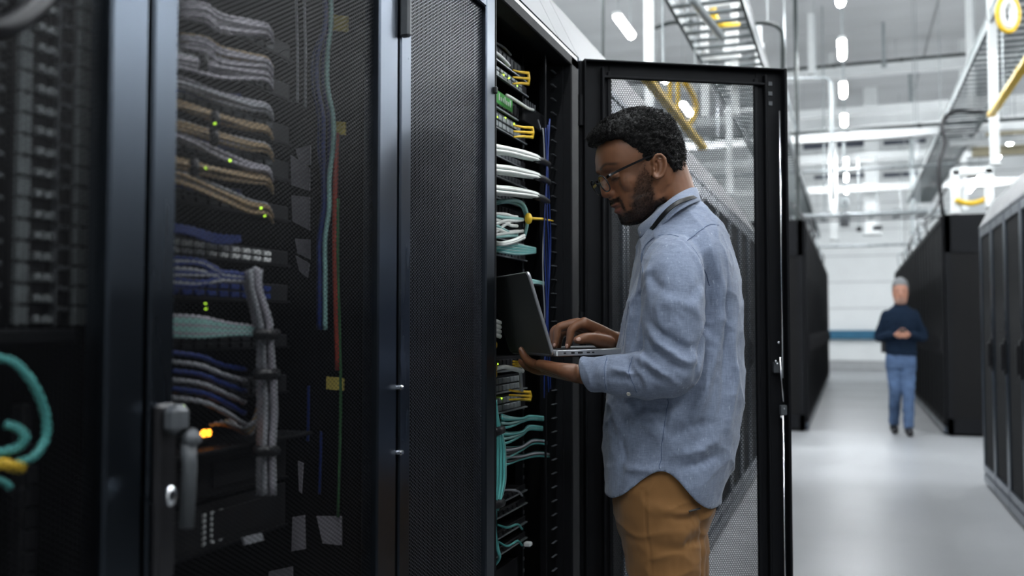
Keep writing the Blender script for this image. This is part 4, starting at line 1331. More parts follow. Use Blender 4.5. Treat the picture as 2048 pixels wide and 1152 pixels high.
def remesh(mb, voxel, smooth=4, fac=0.5):
    me = bpy.data.meshes.new('tmp')
    me.from_pydata([tuple(v) for v in mb.v], [], mb.f)
    me.update()
    o = bpy.data.objects.new('tmp', me)
    COL.objects.link(o)
    r = o.modifiers.new('r', 'REMESH'); r.mode = 'VOXEL'; r.voxel_size = voxel
    if smooth:
        s = o.modifiers.new('s', 'SMOOTH'); s.factor = fac; s.iterations = smooth
    dg = bpy.context.evaluated_depsgraph_get()
    ev = o.evaluated_get(dg)
    m2 = ev.to_mesh()
    V = np.zeros(len(m2.vertices) * 3, np.float32); m2.vertices.foreach_get('co', V); V = V.reshape(-1, 3).astype(float)
    L = np.zeros(len(m2.loops), np.int32); m2.loops.foreach_get('vertex_index', L)
    n = np.zeros(len(m2.polygons), np.int32); m2.polygons.foreach_get('loop_total', n)
    if (n == 4).all():
        F = L.reshape(-1, 4)
    else:
        m2.calc_loop_triangles()
        F = np.zeros(len(m2.loop_triangles) * 3, np.int32); m2.loop_triangles.foreach_get('vertices', F); F = F.reshape(-1, 3)
    ev.to_mesh_clear()
    bpy.data.objects.remove(o); bpy.data.meshes.remove(me)
    return V, F


def normals(V, F):
    if F.shape[1] == 4:
        fn = np.cross(V[F[:, 2]] - V[F[:, 0]], V[F[:, 3]] - V[F[:, 1]])
    else:
        fn = np.cross(V[F[:, 1]] - V[F[:, 0]], V[F[:, 2]] - V[F[:, 0]])
    N = np.zeros_like(V)
    for k in range(F.shape[1]):
        np.add.at(N, F[:, k], fn)
    return N / (np.linalg.norm(N, axis=1, keepdims=True) + 1e-12)


def polydist(V, pts):
    """distance to a polyline and the parameter (0..1) along it"""
    P = np.array(pts, float)
    best = np.full(len(V), 1e9); par = np.zeros(len(V))
    seg = np.linalg.norm(np.diff(P, axis=0), axis=1); tot = seg.sum(); acc = 0
    for i in range(len(P) - 1):
        d = P[i + 1] - P[i]
        t = np.clip(((V - P[i]) @ d) / (d @ d), 0, 1)
        dd = np.linalg.norm(V - (P[i] + t[:, None] * d), axis=1)
        k = dd < best
        best[k] = dd[k]; par[k] = ((acc + t * seg[i]) / tot)[k]
        acc += seg[i]
    return best, par


def crease(V, N, folds):
    """folds: (points, amplitude, width): ridges (+) and valleys (-) pressed into a cloth surface"""
    D = np.zeros(len(V))
    for pts, amp, w in folds:
        d, t = polydist(V, spline(pts, 16))
        D += amp * np.exp(-(d / w) ** 2) * np.sin(np.pi * np.clip(t * 0.9 + 0.05, 0, 1)) ** 0.6
    return V + N * D[:, None]


def pixel_of(V):
    D_ = V - CAM
    dep = D_ @ FWD
    return 1024 + FPX * (D_ @ RGT) / dep, 576 - FPX * (D_ @ UPV) / dep, dep


def press(V, F, folds):
    """like crease, with the fold lines given as measured columns and rows, laid onto the near side of the cloth"""
    x, y, d = pixel_of(V)
    out = []
    for pts, amp, w in folds:
        P = []
        for (a, b) in spline([np.array((p[0], p[1], 0.0)) for p in pts], 24)[0:0] or [(q[0], q[1]) for q in spline([np.array((p[0], p[1], 0.0)) for p in pts], 20)]:
            k = np.where((np.abs(x - a) < 5) & (np.abs(y - b) < 5))[0]
            if len(k):
                P.append(V[k[np.argmin(d[k])]])
        if len(P) > 1:
            out.append((P, amp, w))
    N = normals(V, F)
    D = np.zeros(len(V))
    for P, amp, w in out:
        q, t = polydist(V, P)
        D += amp * np.exp(-(q / w) ** 2) * np.sin(np.pi * np.clip(t * 0.92 + 0.04, 0, 1)) ** 0.7
    return V + N * D[:, None]


def drop_faces(V, F, keep_v):
    k = keep_v[F].all(axis=1)
    F = F[k]
    used = np.unique(F)
    mp = np.full(len(V), -1); mp[used] = np.arange(len(used))
    return V[used], mp[F]


def solidify(V, F, t):
    """give an open cloth surface a thickness t, inwards"""
    N = normals(V, F)
    n = len(V)
    V2 = np.concatenate([V, V - N * t])
    F2 = [F, F[:, ::-1] + n]
    k = F.shape[1]
    E = np.concatenate([np.stack([F[:, i], F[:, (i + 1) % k]], 1) for i in range(k)])
    key = np.sort(E, 1); _, inv, cnt = np.unique(key, axis=0, return_inverse=True, return_counts=True)
    b = E[cnt[inv.ravel()] == 1]
    rim = np.stack([b[:, 1], b[:, 0], b[:, 0] + n, b[:, 1] + n], 1)
    if k == 3:
        rim = np.concatenate([rim[:, [0, 1, 2]], rim[:, [0, 2, 3]]])
    return V2, np.concatenate(F2 + [rim])


def smooth_boundary(V, F, it=6):
    k = F.shape[1]
    E = np.concatenate([np.stack([F[:, i], F[:, (i + 1) % k]], 1) for i in range(k)])
    key = np.sort(E, 1); u, inv, cnt = np.unique(key, axis=0, return_inverse=True, return_counts=True)
    b = u[cnt == 1]
    for _ in range(it):
        S = np.zeros_like(V); C = np.zeros(len(V))
        np.add.at(S, b[:, 0], V[b[:, 1]]); np.add.at(S, b[:, 1], V[b[:, 0]])
        np.add.at(C, b[:, 0], 1); np.add.at(C, b[:, 1], 1)
        k_ = C == 2
        V = V.copy(); V[k_] = V[k_] * 0.4 + 0.6 * S[k_] / 2
    return V


def vnoise(P, s, seed=0):
    """smooth value noise, vectorised"""
    P = np.asarray(P) * s + seed * 17.31
    i = np.floor(P).astype(np.int64); f = P - i; f = f * f * (3 - 2 * f)
    def h(a, b, c):
        n = (a * 374761393 + b * 668265263 + c * 2147483647 + seed * 977) & 0x7fffffff
        n = ((n ^ (n >> 13)) * 1274126177) & 0x7fffffff
        return ((n ^ (n >> 16)) & 0xffff) / 65535.0
    r = 0
    for dx in (0, 1):
        for dy in (0, 1):
            for dz_ in (0, 1):
                w = (f[:, 0] if dx else 1 - f[:, 0]) * (f[:, 1] if dy else 1 - f[:, 1]) * (f[:, 2] if dz_ else 1 - f[:, 2])
                r = r + w * h(i[:, 0] + dx, i[:, 1] + dy, i[:, 2] + dz_)
    return r * 2 - 1


def sstep(a, b, x):
    t = np.clip((x - a) / (b - a), 0, 1)
    return t * t * (3 - 2 * t)


def color_mat(name, rough=0.5, sss=0.0, bump=0.05, bscale=700, spec=0.5, rough_attr=False, coat=0.0):
    m = mat(name, (0.5, 0.5, 0.5), rough, 0, 0.05, 60, bump, bscale, spec=spec, sss=sss, coat=coat)
    nt = m.node_tree
    b = nt.nodes['Principled BSDF']
    a = nt.nodes.new('ShaderNodeAttribute'); a.attribute_name = 'Col'
    src = b.inputs['Base Color'].links[0].from_socket
    mx = nt.nodes.new('ShaderNodeMix'); mx.data_type = 'RGBA'; mx.blend_type = 'MULTIPLY'; mx.inputs[0].default_value = 1.0
    sc = nt.nodes.new('ShaderNodeMix'); sc.data_type = 'RGBA'; sc.blend_type = 'ADD'; sc.inputs[0].default_value = 1.0
    nt.links.new(src, sc.inputs[6]); nt.links.new(src, sc.inputs[7])
    nt.links.new(a.outputs['Color'], mx.inputs[6]); nt.links.new(sc.outputs[2], mx.inputs[7])
    nt.links.new(mx.outputs[2], b.inputs['Base Color'])
    return m


def set_col(o, C):
    at = o.data.attributes.new('Col', 'FLOAT_COLOR', 'POINT')
    A = np.ones((len(C), 4), np.float32); A[:, :3] = C
    at.data.foreach_set('color', A.ravel())


def limb(mb, pts, n=24, sides=14):
    """pts: (point, radius); smooth tapered limb with rounded ends"""
    P = [np.array(p, float) for p, _ in pts]; R = [r for _, r in pts]
    Q = spline([np.append(p, r) for p, r in zip(P, R)], n)
    C = [q[:3] for q in Q]; rr = [max(0.002, q[3]) for q in Q]
    mb.tube(C, rr, sides)
    mb.ell(C[0], (rr[0],) * 3, nu=sides, nv=8)
    mb.ell(C[-1], (rr[-1],) * 3, nu=sides, nv=8)
    return mb

# ================================================================== laptop, held over the rack's edge
LCn = W(1110, 713, 2.15)                         # near hinge corner (bottom of base)
hdir = -0.315 * RGT + 0.949 * np.array((FWD[0], FWD[1], 0)) / math.hypot(FWD[0], FWD[1])   # along the hinge, away from the camera
hdir = hdir / np.linalg.norm(hdir)
sdir = np.cross(hdir, (0, 0, 1.0)); sdir /= np.linalg.norm(sdir)                          # towards the user
if np.dot(sdir, RGT) < 0:
    sdir = -sdir
sdir = sdir + np.array((0, 0, 0.02)); sdir /= np.linalg.norm(sdir)
nrm = np.cross(hdir, sdir)
if nrm[2] < 0:
    nrm = -nrm
LW, LDp, LT, LLH = 0.305, 0.215, 0.0135, 0.212


def lp(s, h, n=0.0):
    return LCn + sdir * s + hdir * h + nrm * n


LAPM = mat('laptop_silver', (0.56, 0.57, 0.59), 0.32, 0.8, 0.03, 60, 0.02, 500)
LIDM = mat('laptop_lid_grey', (0.13, 0.137, 0.14), 0.5, 0.2, 0.05, 40, 0.02, 500)
KEYM = mat('laptop_key', (0.012, 0.012, 0.013), 0.5, 0, 0.1, 60)
SCRM = mat('laptop_screen', (0.02, 0.03, 0.045), 0.15, 0, 0.2, 9, emit=(0.45, 0.6, 0.8), estr=0.25)
LAP = empty('laptop', lp(LDp / 2, LW / 2), 'open silver laptop with a dark grey lid held by the man', 'laptop')
RL = np.column_stack((sdir, hdir, nrm))


def rounded_slab(o, ua, va, wa, su, sv, t, rad=0.012, n=5):
    pts = []
    for (cu, cv, a0) in ((su - rad, sv - rad, 0), (rad, sv - rad, 90), (rad, rad, 180), (su - rad, rad, 270)):
        for k in range(n + 1):
            a = math.radians(a0 + 90 * k / n)
            pts.append((cu + rad * math.cos(a), cv + rad * math.sin(a)))
    mb = MB()
    rings = []
    for (ins, w) in ((0.0012, 0), (0, 0.0012), (0, t - 0.0012), (0.0012, t)):
        rings.append([o + ua * (u + (ins if u < su / 2 else -ins)) + va * (v + (ins if v < sv / 2 else -ins)) + wa * w for (u, v) in pts])
    return mb.loft(rings)


bs = rounded_slab(lp(0, 0), sdir, hdir, nrm, LDp, LW, LT, 0.010).build('base', LAPM, LAP)
# keys, touchpad, ports
ky = None
for i in range(5):
    for j in range(14):
        c = lp(0.028 + i * 0.0185, 0.018 + j * 0.0193, LT)
        if ky is None:
            ky = MB().obox(c, (0.0155, 0.016, 0.0016), RL, 0.0006).build('key', KEYM, bs); c0_ = c
        else:
            q = ky.copy(); COL.objects.link(q); q.parent = bs; q.location = c - c0_
MB().obox(lp(0.165, LW / 2, LT), (0.075, 0.115, 0.0006), RL).build('touchpad', GREYPL, bs)
for (s, w_, h_) in ((0.024, 0.006, 0.0034), (0.044, 0.0085, 0.0046), (0.062, 0.012, 0.0046), (0.082, 0.008, 0.003), (0.094, 0.006, 0.003)):
    MB().obox(lp(s, 0.0, LT * 0.52), (w_, 0.002, h_), RL, 0.0006).build('socket', PLASTIC, bs)
MB().obox(lp(LDp / 2, LW / 2, -0.0015), (LDp - 0.03, LW - 0.03, 0.003), RL, 0.001).build('bottom_plate', PLASTIC, bs)
# lid
top_near = W(1057, 543, 2.135)
ldir = top_near - lp(-0.003, 0.0, 0.003); LLH = float(np.linalg.norm(ldir)); ldir /= LLH
lnr = np.cross(ldir, hdir); lnr /= np.linalg.norm(lnr)
if np.dot(lnr, sdir) > 0:
    lnr = -lnr                                   # outwards, away from the user
lo_ = lp(-0.003, 0.0, 0.003)
lid = rounded_slab(lo_ - lnr * 0.003, ldir, hdir, lnr, LLH, LW, 0.0062, 0.010).build('lid', LAPM, LAP)
rounded_slab(lo_ + lnr * 0.0031 + ldir * 0.002 + hdir * 0.002, ldir, hdir, lnr, LLH - 0.004, LW - 0.004, 0.0008, 0.009).build('lid_cover', LIDM, lid)
rounded_slab(lo_ - lnr * 0.0042 + ldir * 0.014 + hdir * 0.007, ldir, hdir, lnr, LLH - 0.022, LW - 0.014, 0.0012, 0.004).build('screen', SCRM, lid)
MB().tube([lp(-0.003, 0.02, 0.004), lp(-0.003, LW - 0.02, 0.004)], 0.0055, 10).build('hinge', GREYPL, LAP, smooth=True)

# ================================================================== the man with the laptop
DM = 2.25
FH_ = np.array((FWD[0], FWD[1], 0)); FH_ /= np.linalg.norm(FH_)     # level, away from the camera
ZU = np.array((0, 0, 1.0))
turn = math.radians(9)
BACK = RGT * math.cos(turn) - FH_ * math.sin(turn)                 # behind the man (he faces the rack)
FAR = FH_ * math.cos(turn) + RGT * math.sin(turn)                  # his right-hand side
foot = W(1345, 655, DM); foot[2] = 0
MAN = empty('person', foot, 'man in a blue shirt and tan trousers typing on a laptop', 'person')

# ---------------- head frame
EAR = W(1310, 330, DM - 0.072)
tl_ = math.radians(22); yw = math.radians(11)
fw0 = -RGT * math.cos(yw) - FH_ * math.sin(yw)                     # level facing direction, turned a little to the camera
LF = np.cross(ZU, fw0); LF /= np.linalg.norm(LF)                   # his left (towards the camera)
if np.dot(LF, FH_) > 0:
    LF = -LF
HF = fw0 * math.cos(tl_) - ZU * math.sin(tl_)
HU = fw0 * math.sin(tl_) + ZU * math.cos(tl_)
HO = EAR - LF * 0.072 + RGT * 0.0135                                             # head origin: between the ear canals


def hp(x, y, z):
    return HO + HF * x + LF * y + HU * z


def to_head(V):
    D = V - HO
    return D @ HF, D @ LF, D @ HU


SKULL = [(-0.106, 0.080, 0.060, 0.012), (-0.101, 0.100, 0.040, 0.030), (-0.094, 0.1075, 0.024, 0.041), (-0.085, 0.111, 0.010, 0.049), (-0.070, 0.1125, -0.012, 0.0575), (-0.053, 0.1135, -0.030, 0.0635),
         (-0.035, 0.1145, -0.048, 0.068), (-0.02, 0.1125, -0.062, 0.0705), (0.0, 0.1125, -0.073, 0.0735), (0.025, 0.1155, -0.080, 0.0755), (0.0445, 0.1205, -0.081, 0.0765), (0.06, 0.118, -0.080, 0.0760),
         (0.085, 0.107, -0.074, 0.0710), (0.105, 0.086, -0.060, 0.0600), (0.12, 0.058, -0.040, 0.0430), (0.1285, 0.030, -0.015, 0.020), (0.130, 0.015, -0.002, 0.006)]


def head_pt(th, z, tab, grow=0.0):
    xf, xb, w = interp(tab, z)
    xm = np.clip(0.0 + 0.0 * z, xb + 0.02, xf - 0.02)
    xm = np.where(z < -0.05, xb + (xf - xb) * 0.35, 0.002)
    c = np.cos(th); s = np.sin(th)
    p = np.where(c > 0, 2.25, 2.0)
    cc = np.sign(c) * np.abs(c) ** (2 / p); ss = np.sign(s) * np.abs(s) ** (2 / p)
    ax = np.where(c > 0, xf - xm, xm - xb)
    x = xm + (ax + grow) * cc
    y = (w + grow) * ss
    return x, y


hd = MB()
zs = np.concatenate([np.linspace(-0.106, 0.12, 110), np.linspace(0.1215, 0.130, 12)])
ths = np.linspace(0, 2 * math.pi, 96, endpoint=False)
rings = []
for z in zs:
    x, y = head_pt(ths, np.full_like(ths, z), SKULL)
    # sockets, brow, mouth
    fr = np.clip(np.cos(ths), 0, 1)
    sock = np.exp(-((np.abs(y) - 0.033) / 0.015) ** 2 - ((z - 0.019) / 0.012) ** 2) * 0.010 * (fr > 0)
    brow = np.exp(-((np.abs(y) - 0.028) / 0.02) ** 2 - ((z - 0.041) / 0.009) ** 2) * 0.004 * (fr > 0)
    side = np.exp(-((np.abs(y) - 0.010) / 0.012) ** 2 - ((z - 0.022) / 0.014) ** 2) * 0.003 * (fr > 0)
    x = x - sock + brow - side
    rings.append([hp(a, b, z) for a, b in zip(x, y)])
hd.loft(rings)
HR = np.column_stack((HF, LF, HU))
# nose
hd.tube(spline([hp(0.107, 0, 0.034), hp(0.1155, 0, 0.018), hp(0.1215, 0, 0.002), hp(0.1235, 0, -0.012)], 14), list(np.linspace(0.0085, 0.0115, 13)), 14)
hd.ell(hp(0.1215, 0, -0.0145), (0.0140, 0.0115, 0.0105), HR, 14, 10)
for s in (-1, 1):
    hd.ell(hp(0.112, s * 0.0135, -0.0185), (0.0125, 0.0085, 0.0085), HR, 12, 8)
    hd.ell(hp(0.055, s * 0.0475, -0.006), (0.044, 0.0165, 0.034), HR, 14, 10)          # cheekbones
    hd.ell(hp(0.0965, s * 0.033, 0.0165), (0.0125, 0.0145, 0.0115), HR, 14, 10)       # lowered lids over the eyes
    hd.ell(hp(0.083, s * 0.025, -0.036), (0.024, 0.019, 0.022), HR, 14, 10)
    hd.ell(hp(0.030, s * 0.046, -0.062), (0.030, 0.016, 0.024), HR, 14, 10)          # jaw angle
for s in (-1, 1):
    hd.ell(hp(0.000, s * 0.042, -0.050), (0.034, 0.018, 0.040), HR, 14, 10)
# lips and chin
hd.ell(hp(0.1110, 0, -0.0330), (0.0105, 0.020, 0.012), HR, 16, 10)
hd.ell(hp(0.1120, 0, -0.0455), (0.0108, 0.0225, 0.0060), HR, 16, 10)
hd.ell(hp(0.1095, 0, -0.0610), (0.0110, 0.0195, 0.0068), HR, 16, 10)
hd.ell(hp(0.097, 0, -0.087), (0.0165, 0.024, 0.0155), HR, 16, 10)
# ears: rim, dish, lobe
for s in (-1, 1):
    def ep(cx, cy, out):
        r_ = (cx - 690) / 3.84 / 844; u_ = -(cy - 575) / 3.84 / 844
        x = -0.927 * r_ - 0.375 * u_; zz = -0.375 * r_ + 0.927 * u_
        return hp(x + 0.019, s * (0.0745 + out), zz)
    rim = [ep(*q) for q in ((700, 565, 0.002), (682, 548, 0.004), (677, 515, 0.007), (697, 486, 0.009), (731, 484, 0.012), (757, 513, 0.014), (765, 562, 0.014), (756, 612, 0.012), (731, 645, 0.009), (704, 655, 0.006), (688, 640, 0.003), (690, 620, 0.001))]
    hd.tube(spline(rim, 44), list(np.concatenate([np.linspace(0.0028, 0.0042, 20), np.linspace(0.0042, 0.0052, 25)]))[:len(spline(rim, 44))], 10)
    dish = [ep(q[0], q[1], q[2]) for q in ((735, 520, 0.006), (745, 560, 0.006), (735, 610, 0.004), (712, 632, 0.003))]
    hd.tube(spline(dish, 16), 0.0042, 10)
    anti = [ep(q[0], q[1], q[2]) for q in ((705, 512, 0.005), (722, 540, 0.0065), (728, 580, 0.0065), (718, 615, 0.005))]
    hd.tube(spline(anti, 16), 0.0026, 10)
    hd.ell(ep(686, 590, 0.003), (0.004, 0.003, 0.005), HR, 10, 8)                    # tragus
    hd.ell(ep(735, 565, -0.004), (0.016, 0.005, 0.022), HR, 12, 8)
# neck
NB = W(1356, 425, DM); NT = W(1334, 345, DM)
limb(hd, [(NT, 0.050), ((NT + NB) / 2, 0.053), (NB, 0.060), (NB - ZU * 0.03, 0.075)], 16, 24)
hd.ell(W(1349, 372, DM), (0.045, 0.048, 0.05))

# ---------------- hands and arms
rw = W(1233, 681, 2.33)
hand = MB()


def chain(lst, sides=12, n=16):
    limb(hand, [(W(a, b, c), r) for (a, b, c, r) in lst], n, sides)


# right hand on the keys
chain([(1168, 644, 2.240, 0.0119), (1155, 650, 2.238, 0.0110), (1143, 660, 2.236, 0.0106), (1140, 677, 2.236, 0.0092), (1135, 693, 2.238, 0.0073)])
chain([(1156, 645, 2.262, 0.0119), (1136, 649, 2.262, 0.0110), (1117, 656, 2.262, 0.0106), (1114, 673, 2.262, 0.0092), (1110, 692, 2.264, 0.0073)])
chain([(1150, 651, 2.285, 0.0116), (1128, 654, 2.287, 0.0106), (1109, 660, 2.288, 0.0101), (1106, 676, 2.288, 0.0088), (1103, 694, 2.290, 0.0068)])
chain([(1152, 660, 2.305, 0.0105), (1134, 664, 2.310, 0.0095), (1122, 671, 2.312, 0.0088), (1119, 683, 2.312, 0.0077), (1117, 697, 2.314, 0.0062)])
chain([(1216, 686, 2.275, 0.0187), (1198, 681, 2.245, 0.0171), (1184, 677, 2.226, 0.0141), (1170, 677, 2.216, 0.0134), (1160, 679, 2.212, 0.0121), (1154, 680, 2.210, 0.0094)])
for (a, b, c, r) in ((1168, 646, 2.240, 0.0138), (1158, 648, 2.262, 0.0138), (1153, 654, 2.285, 0.0132), (1155, 662, 2.304, 0.0119)):
    limb(hand, [(W(1230, 680, 2.33 if c > 2.27 else 2.315), 0.0195), (W((1230 + a) / 2, (680 + b) / 2 - 1, (2.315 + c) / 2), 0.0165), (W(a, b, c), r)], 12, 12)
limb(hand, [(W(1222, 684, 2.30), 0.018), (W(1200, 683, 2.262), 0.017), (W(1182, 672, 2.262), 0.012)], 12, 12)
limb(hand, [(W(1222, 681, 2.322), 0.0195), (rw, 0.0225), (W(1252, 690, 2.36), 0.0255), (W(1290, 712, 2.43), 0.036), (W(1325, 735, 2.47), 0.042), (W(1345, 640, 2.46), 0.045), (W(1350, 535, 2.40), 0.048)], 40, 16)
# left hand under the base
chain([(1094, 735, 2.215, 0.0121), (1076, 730, 2.245, 0.0112), (1060, 724, 2.268, 0.0108), (1049, 713, 2.282, 0.0097), (1042, 699, 2.290, 0.0077)])
chain([(1094, 741, 2.245, 0.0121), (1078, 740, 2.280, 0.0112), (1066, 737, 2.305, 0.0108), (1058, 731, 2.320, 0.0095), (1052, 723, 2.330, 0.0075)])
chain([(1090, 740, 2.272, 0.0116), (1078, 742, 2.310, 0.0106), (1064, 738, 2.338, 0.0099), (1056, 733, 2.350, 0.0088), (1050, 726, 2.358, 0.0068)])
chain([(1094, 743, 2.296, 0.0105), (1072, 739, 2.330, 0.0092), (1055, 735, 2.355, 0.0086), (1046, 729, 2.365, 0.0075), (1040, 722, 2.372, 0.0062)])
chain([(1146, 744, 2.140, 0.0198), (1126, 740, 2.140, 0.0165), (1106, 735, 2.155, 0.0138), (1090, 731, 2.172, 0.0130), (1078, 728, 2.186, 0.0105)])
for (a, b, c, r) in ((1094, 735, 2.215, 0.0138), (1092, 738, 2.245, 0.0138), (1092, 740, 2.272, 0.0132), (1096, 743, 2.296, 0.0119)):
    limb(hand, [(W(1158, 748, 2.155), 0.022), (W((1158 + a) / 2, (748 + b) / 2, (2.155 + c) / 2), 0.0175), (W(a, b, c), r)], 12, 12)
limb(hand, [(W(1162, 748, 2.15), 0.0225), (W(1180, 748, 2.13), 0.0265), (W(1235, 749, 2.08), 0.036), (W(1300, 748, 2.035), 0.044), (W(1342, 736, 2.02), 0.046), (W(1348, 640, 2.03), 0.048), (W(1346, 545, 2.09), 0.048)], 44, 16)

# torso and legs under the clothes, so that the figure is whole
body = MB()
body.v, body.f = list(hd.v), list(hd.f)
b0 = len(body.v)
body.v += hand.v; body.f += [tuple(b0 + i for i in q) for q in hand.f]
for (a, b, hw) in ():
    pass
rings = []
TORSO = [(412, 1322, 1392, 0.060), (430, 1318, 1406, 0.070), (460, 1304, 1430, 0.120), (500, 1292, 1444, 0.155), (570, 1278, 1456, 0.160), (650, 1272, 1456, 0.145), (740, 1256, 1446, 0.140), (850, 1244, 1432, 0.150), (930, 1244, 1420, 0.140), (1010, 1262, 1396, 0.105)]
for py in np.linspace(412, 1010, 40):
    f_, k_, hw = interp(TORSO, np.array(py))
    c = (W(f_, py, DM) + W(k_, py, DM)) / 2
    rings.append(vring(c, BACK, FAR, (k_ - f_) / 2 * DM / FPX, hw, 32))
body.loft(rings)


def legp(px, z, d):
    p = W(px, 655, d)
    return np.array((p[0], p[1], z))


for (d, ox) in ((2.178, 0), (2.325, 10)):
    limb(body, [(legp(1322 + ox, 0.86, d), 0.070), (legp(1330 + ox, 0.70, d), 0.064), (legp(1342 + ox, 0.48, d), 0.052), (legp(1362 + ox, 0.28, d), 0.045), (legp(1372 + ox, 0.09, d), 0.036)], 24, 16)
    limb(body, [(legp(1380 + ox, 0.06, d), 0.035), (legp(1340 + ox, 0.045, d), 0.036), (legp(1285 + ox, 0.03, d), 0.024)], 14, 12)
V, F = remesh(body, 0.0028, 5, 0.5)
# face creases after remeshing
N = normals(V, F)
x, y, z = to_head(V)
near = (x > 0.02) & (np.abs(y) < 0.09) & (z > -0.12) & (z < 0.14)
mouth = np.exp(-((z + 0.0533 + 0.10 * np.abs(y) * 0.3) / 0.0019) ** 2) * (np.abs(y) < 0.0245) * (x > 0.09) * 0.0018
lidline = np.exp(-((z - 0.0105 - 2.0 * (np.abs(y) - 0.033) ** 2 * 10) / 0.0014) ** 2) * (np.abs(np.abs(y) - 0.033) < 0.014) * (x > 0.08) * 0.0014
crease_ = np.exp(-((z - 0.0265) / 0.0018) ** 2) * (np.abs(np.abs(y) - 0.033) < 0.014) * (x > 0.08) * 0.0012
nasol = np.zeros(len(V))
for s in (-1, 1):
    d_, t_ = polydist(np.stack([x, y, z], 1), [(0.108, s * 0.0215, -0.016), (0.103, s * 0.027, -0.03), (0.098, s * 0.031, -0.045)])
    nasol += np.exp(-(d_ / 0.0028) ** 2) * 0.0011
alar = np.zeros(len(V))
for s in (-1, 1):
    d_, t_ = polydist(np.stack([x, y, z], 1), [(0.117, s * 0.0175, -0.008), (0.108, s * 0.0215, -0.013), (0.104, s * 0.0215, -0.022)])
    alar += np.exp(-(d_ / 0.0022) ** 2) * 0.0012
V = V - N * ((mouth + lidline + crease_ + nasol + alar) * near)[:, None]
x, y, z = to_head(V)
ay = np.abs(y)
# ---- colouring of the skin: beard, brows, lips, palms
skin = np.array((0.195, 0.086, 0.045))
C = np.tile(skin, (len(V), 1))
mot = vnoise(V, 60, 1) * 0.5 + vnoise(V, 160, 2) * 0.5
C *= (1 + 0.10 * mot)[:, None]
head_m = (z > -0.125) & (z < 0.14) & (x > -0.1) & (x < 0.15) & (ay < 0.095)
C[head_m & (x > 0.10) & (z < 0.0) & (z > -0.03)] *= np.array((1.10, 1.0, 0.95))
beardline = np.interp(z, [-0.11, -0.065, -0.043, -0.018, 0.0, 0.015, 0.035], [0.14, 0.094, 0.086, 0.070, 0.061, 0.054, 0.050])
cheek = sstep(-0.010, 0.012, beardline - x + 0.005 * vnoise(V, 130, 6)) * sstep(0.022, 0.038, x - 0.15 * np.maximum(0, -z - 0.02)) * sstep(0.045, 0.030, z) * sstep(0.020, 0.038, ay)
cheek *= np.interp(z, [-0.05, -0.015, 0.0, 0.03], [1.0, 0.92, 0.62, 0.5])
chin = sstep(-0.066, -0.074, z) * (x > 0.005) * sstep(-0.002, 0.02, x)
gap = np.exp(-((ay - 0.016) / 0.008) ** 2 - ((z + 0.074) / 0.007) ** 2) * (x > 0.08)
chin = chin * (1 - 0.55 * gap)
stache = sstep(-0.029, -0.034, z) * sstep(-0.0455, -0.0415, z) * sstep(0.034, 0.027, ay) * (x > 0.085)
stache = np.maximum(stache, sstep(0.005, 0.002, np.abs(ay - 0.0285)) * sstep(-0.075, -0.062, z) * sstep(-0.036, -0.042, z) * (x > 0.075) * 0.85)
soul = np.exp(-(y / 0.008) ** 2) * np.exp(-((z + 0.073) / 0.005) ** 2) * (x > 0.09)
bm = np.clip(np.maximum.reduce([cheek, chin, stache, soul]), 0, 1) * head_m
grain = 0.5 + 0.5 * vnoise(V, 420, 5)
bm = np.clip(bm * (0.78 + 0.35 * grain), 0, 1)
bs_ = np.where(x > 0.075, 0.92, np.interp(z, [-0.08, -0.03, 0.01], [0.92, 0.80, 0.6]))
C = C * (1 - (bm * bs_)[:, None]) + np.array((0.016, 0.011, 0.009)) * (bm * bs_)[:, None]
lips = np.maximum(np.exp(-((z + 0.0475) / 0.0042) ** 2), np.exp(-((z + 0.0605) / 0.0058) ** 2)) * sstep(0.024, 0.017, ay) * (x > 0.098) * head_m
C = C * (1 - 0.75 * lips[:, None]) + np.array((0.25, 0.085, 0.065)) * 0.75 * lips[:, None]
brow_c = 0.0425 + 0.006 * np.exp(-((ay - 0.035) / 0.012) ** 2) - 0.9 * np.maximum(0, ay - 0.045) ** 1.0 * 0.3
br = np.exp(-((z - brow_c) / 0.0038) ** 2) * sstep(0.012, 0.018, ay) * sstep(0.060, 0.050, ay) * (x > 0.06) * head_m
C = C * (1 - 0.9 * br[:, None]) + np.array((0.012, 0.009, 0.008)) * 0.9 * br[:, None]
lash = np.exp(-((z - 0.0095) / 0.0020) ** 2) * (np.abs(ay - 0.034) < 0.0135) * (x > 0.085) * head_m
C = C * (1 - 0.85 * lash[:, None]) + np.array((0.01, 0.008, 0.007)) * 0.85 * lash[:, None]
nost = np.exp(-((ay - 0.0075) / 0.0035) ** 2 - ((z + 0.0262) / 0.0025) ** 2 - ((x - 0.119) / 0.007) ** 2) * head_m
C = C * (1 - 0.85 * np.clip(nost, 0, 1)[:, None])
concha = 0
SKIN = color_mat('skin', 0.42, 0.12, 0.06, 900, 0.45)
BODY = mesh_obj('body', V, F, SKIN, MAN)
set_col(BODY, C)
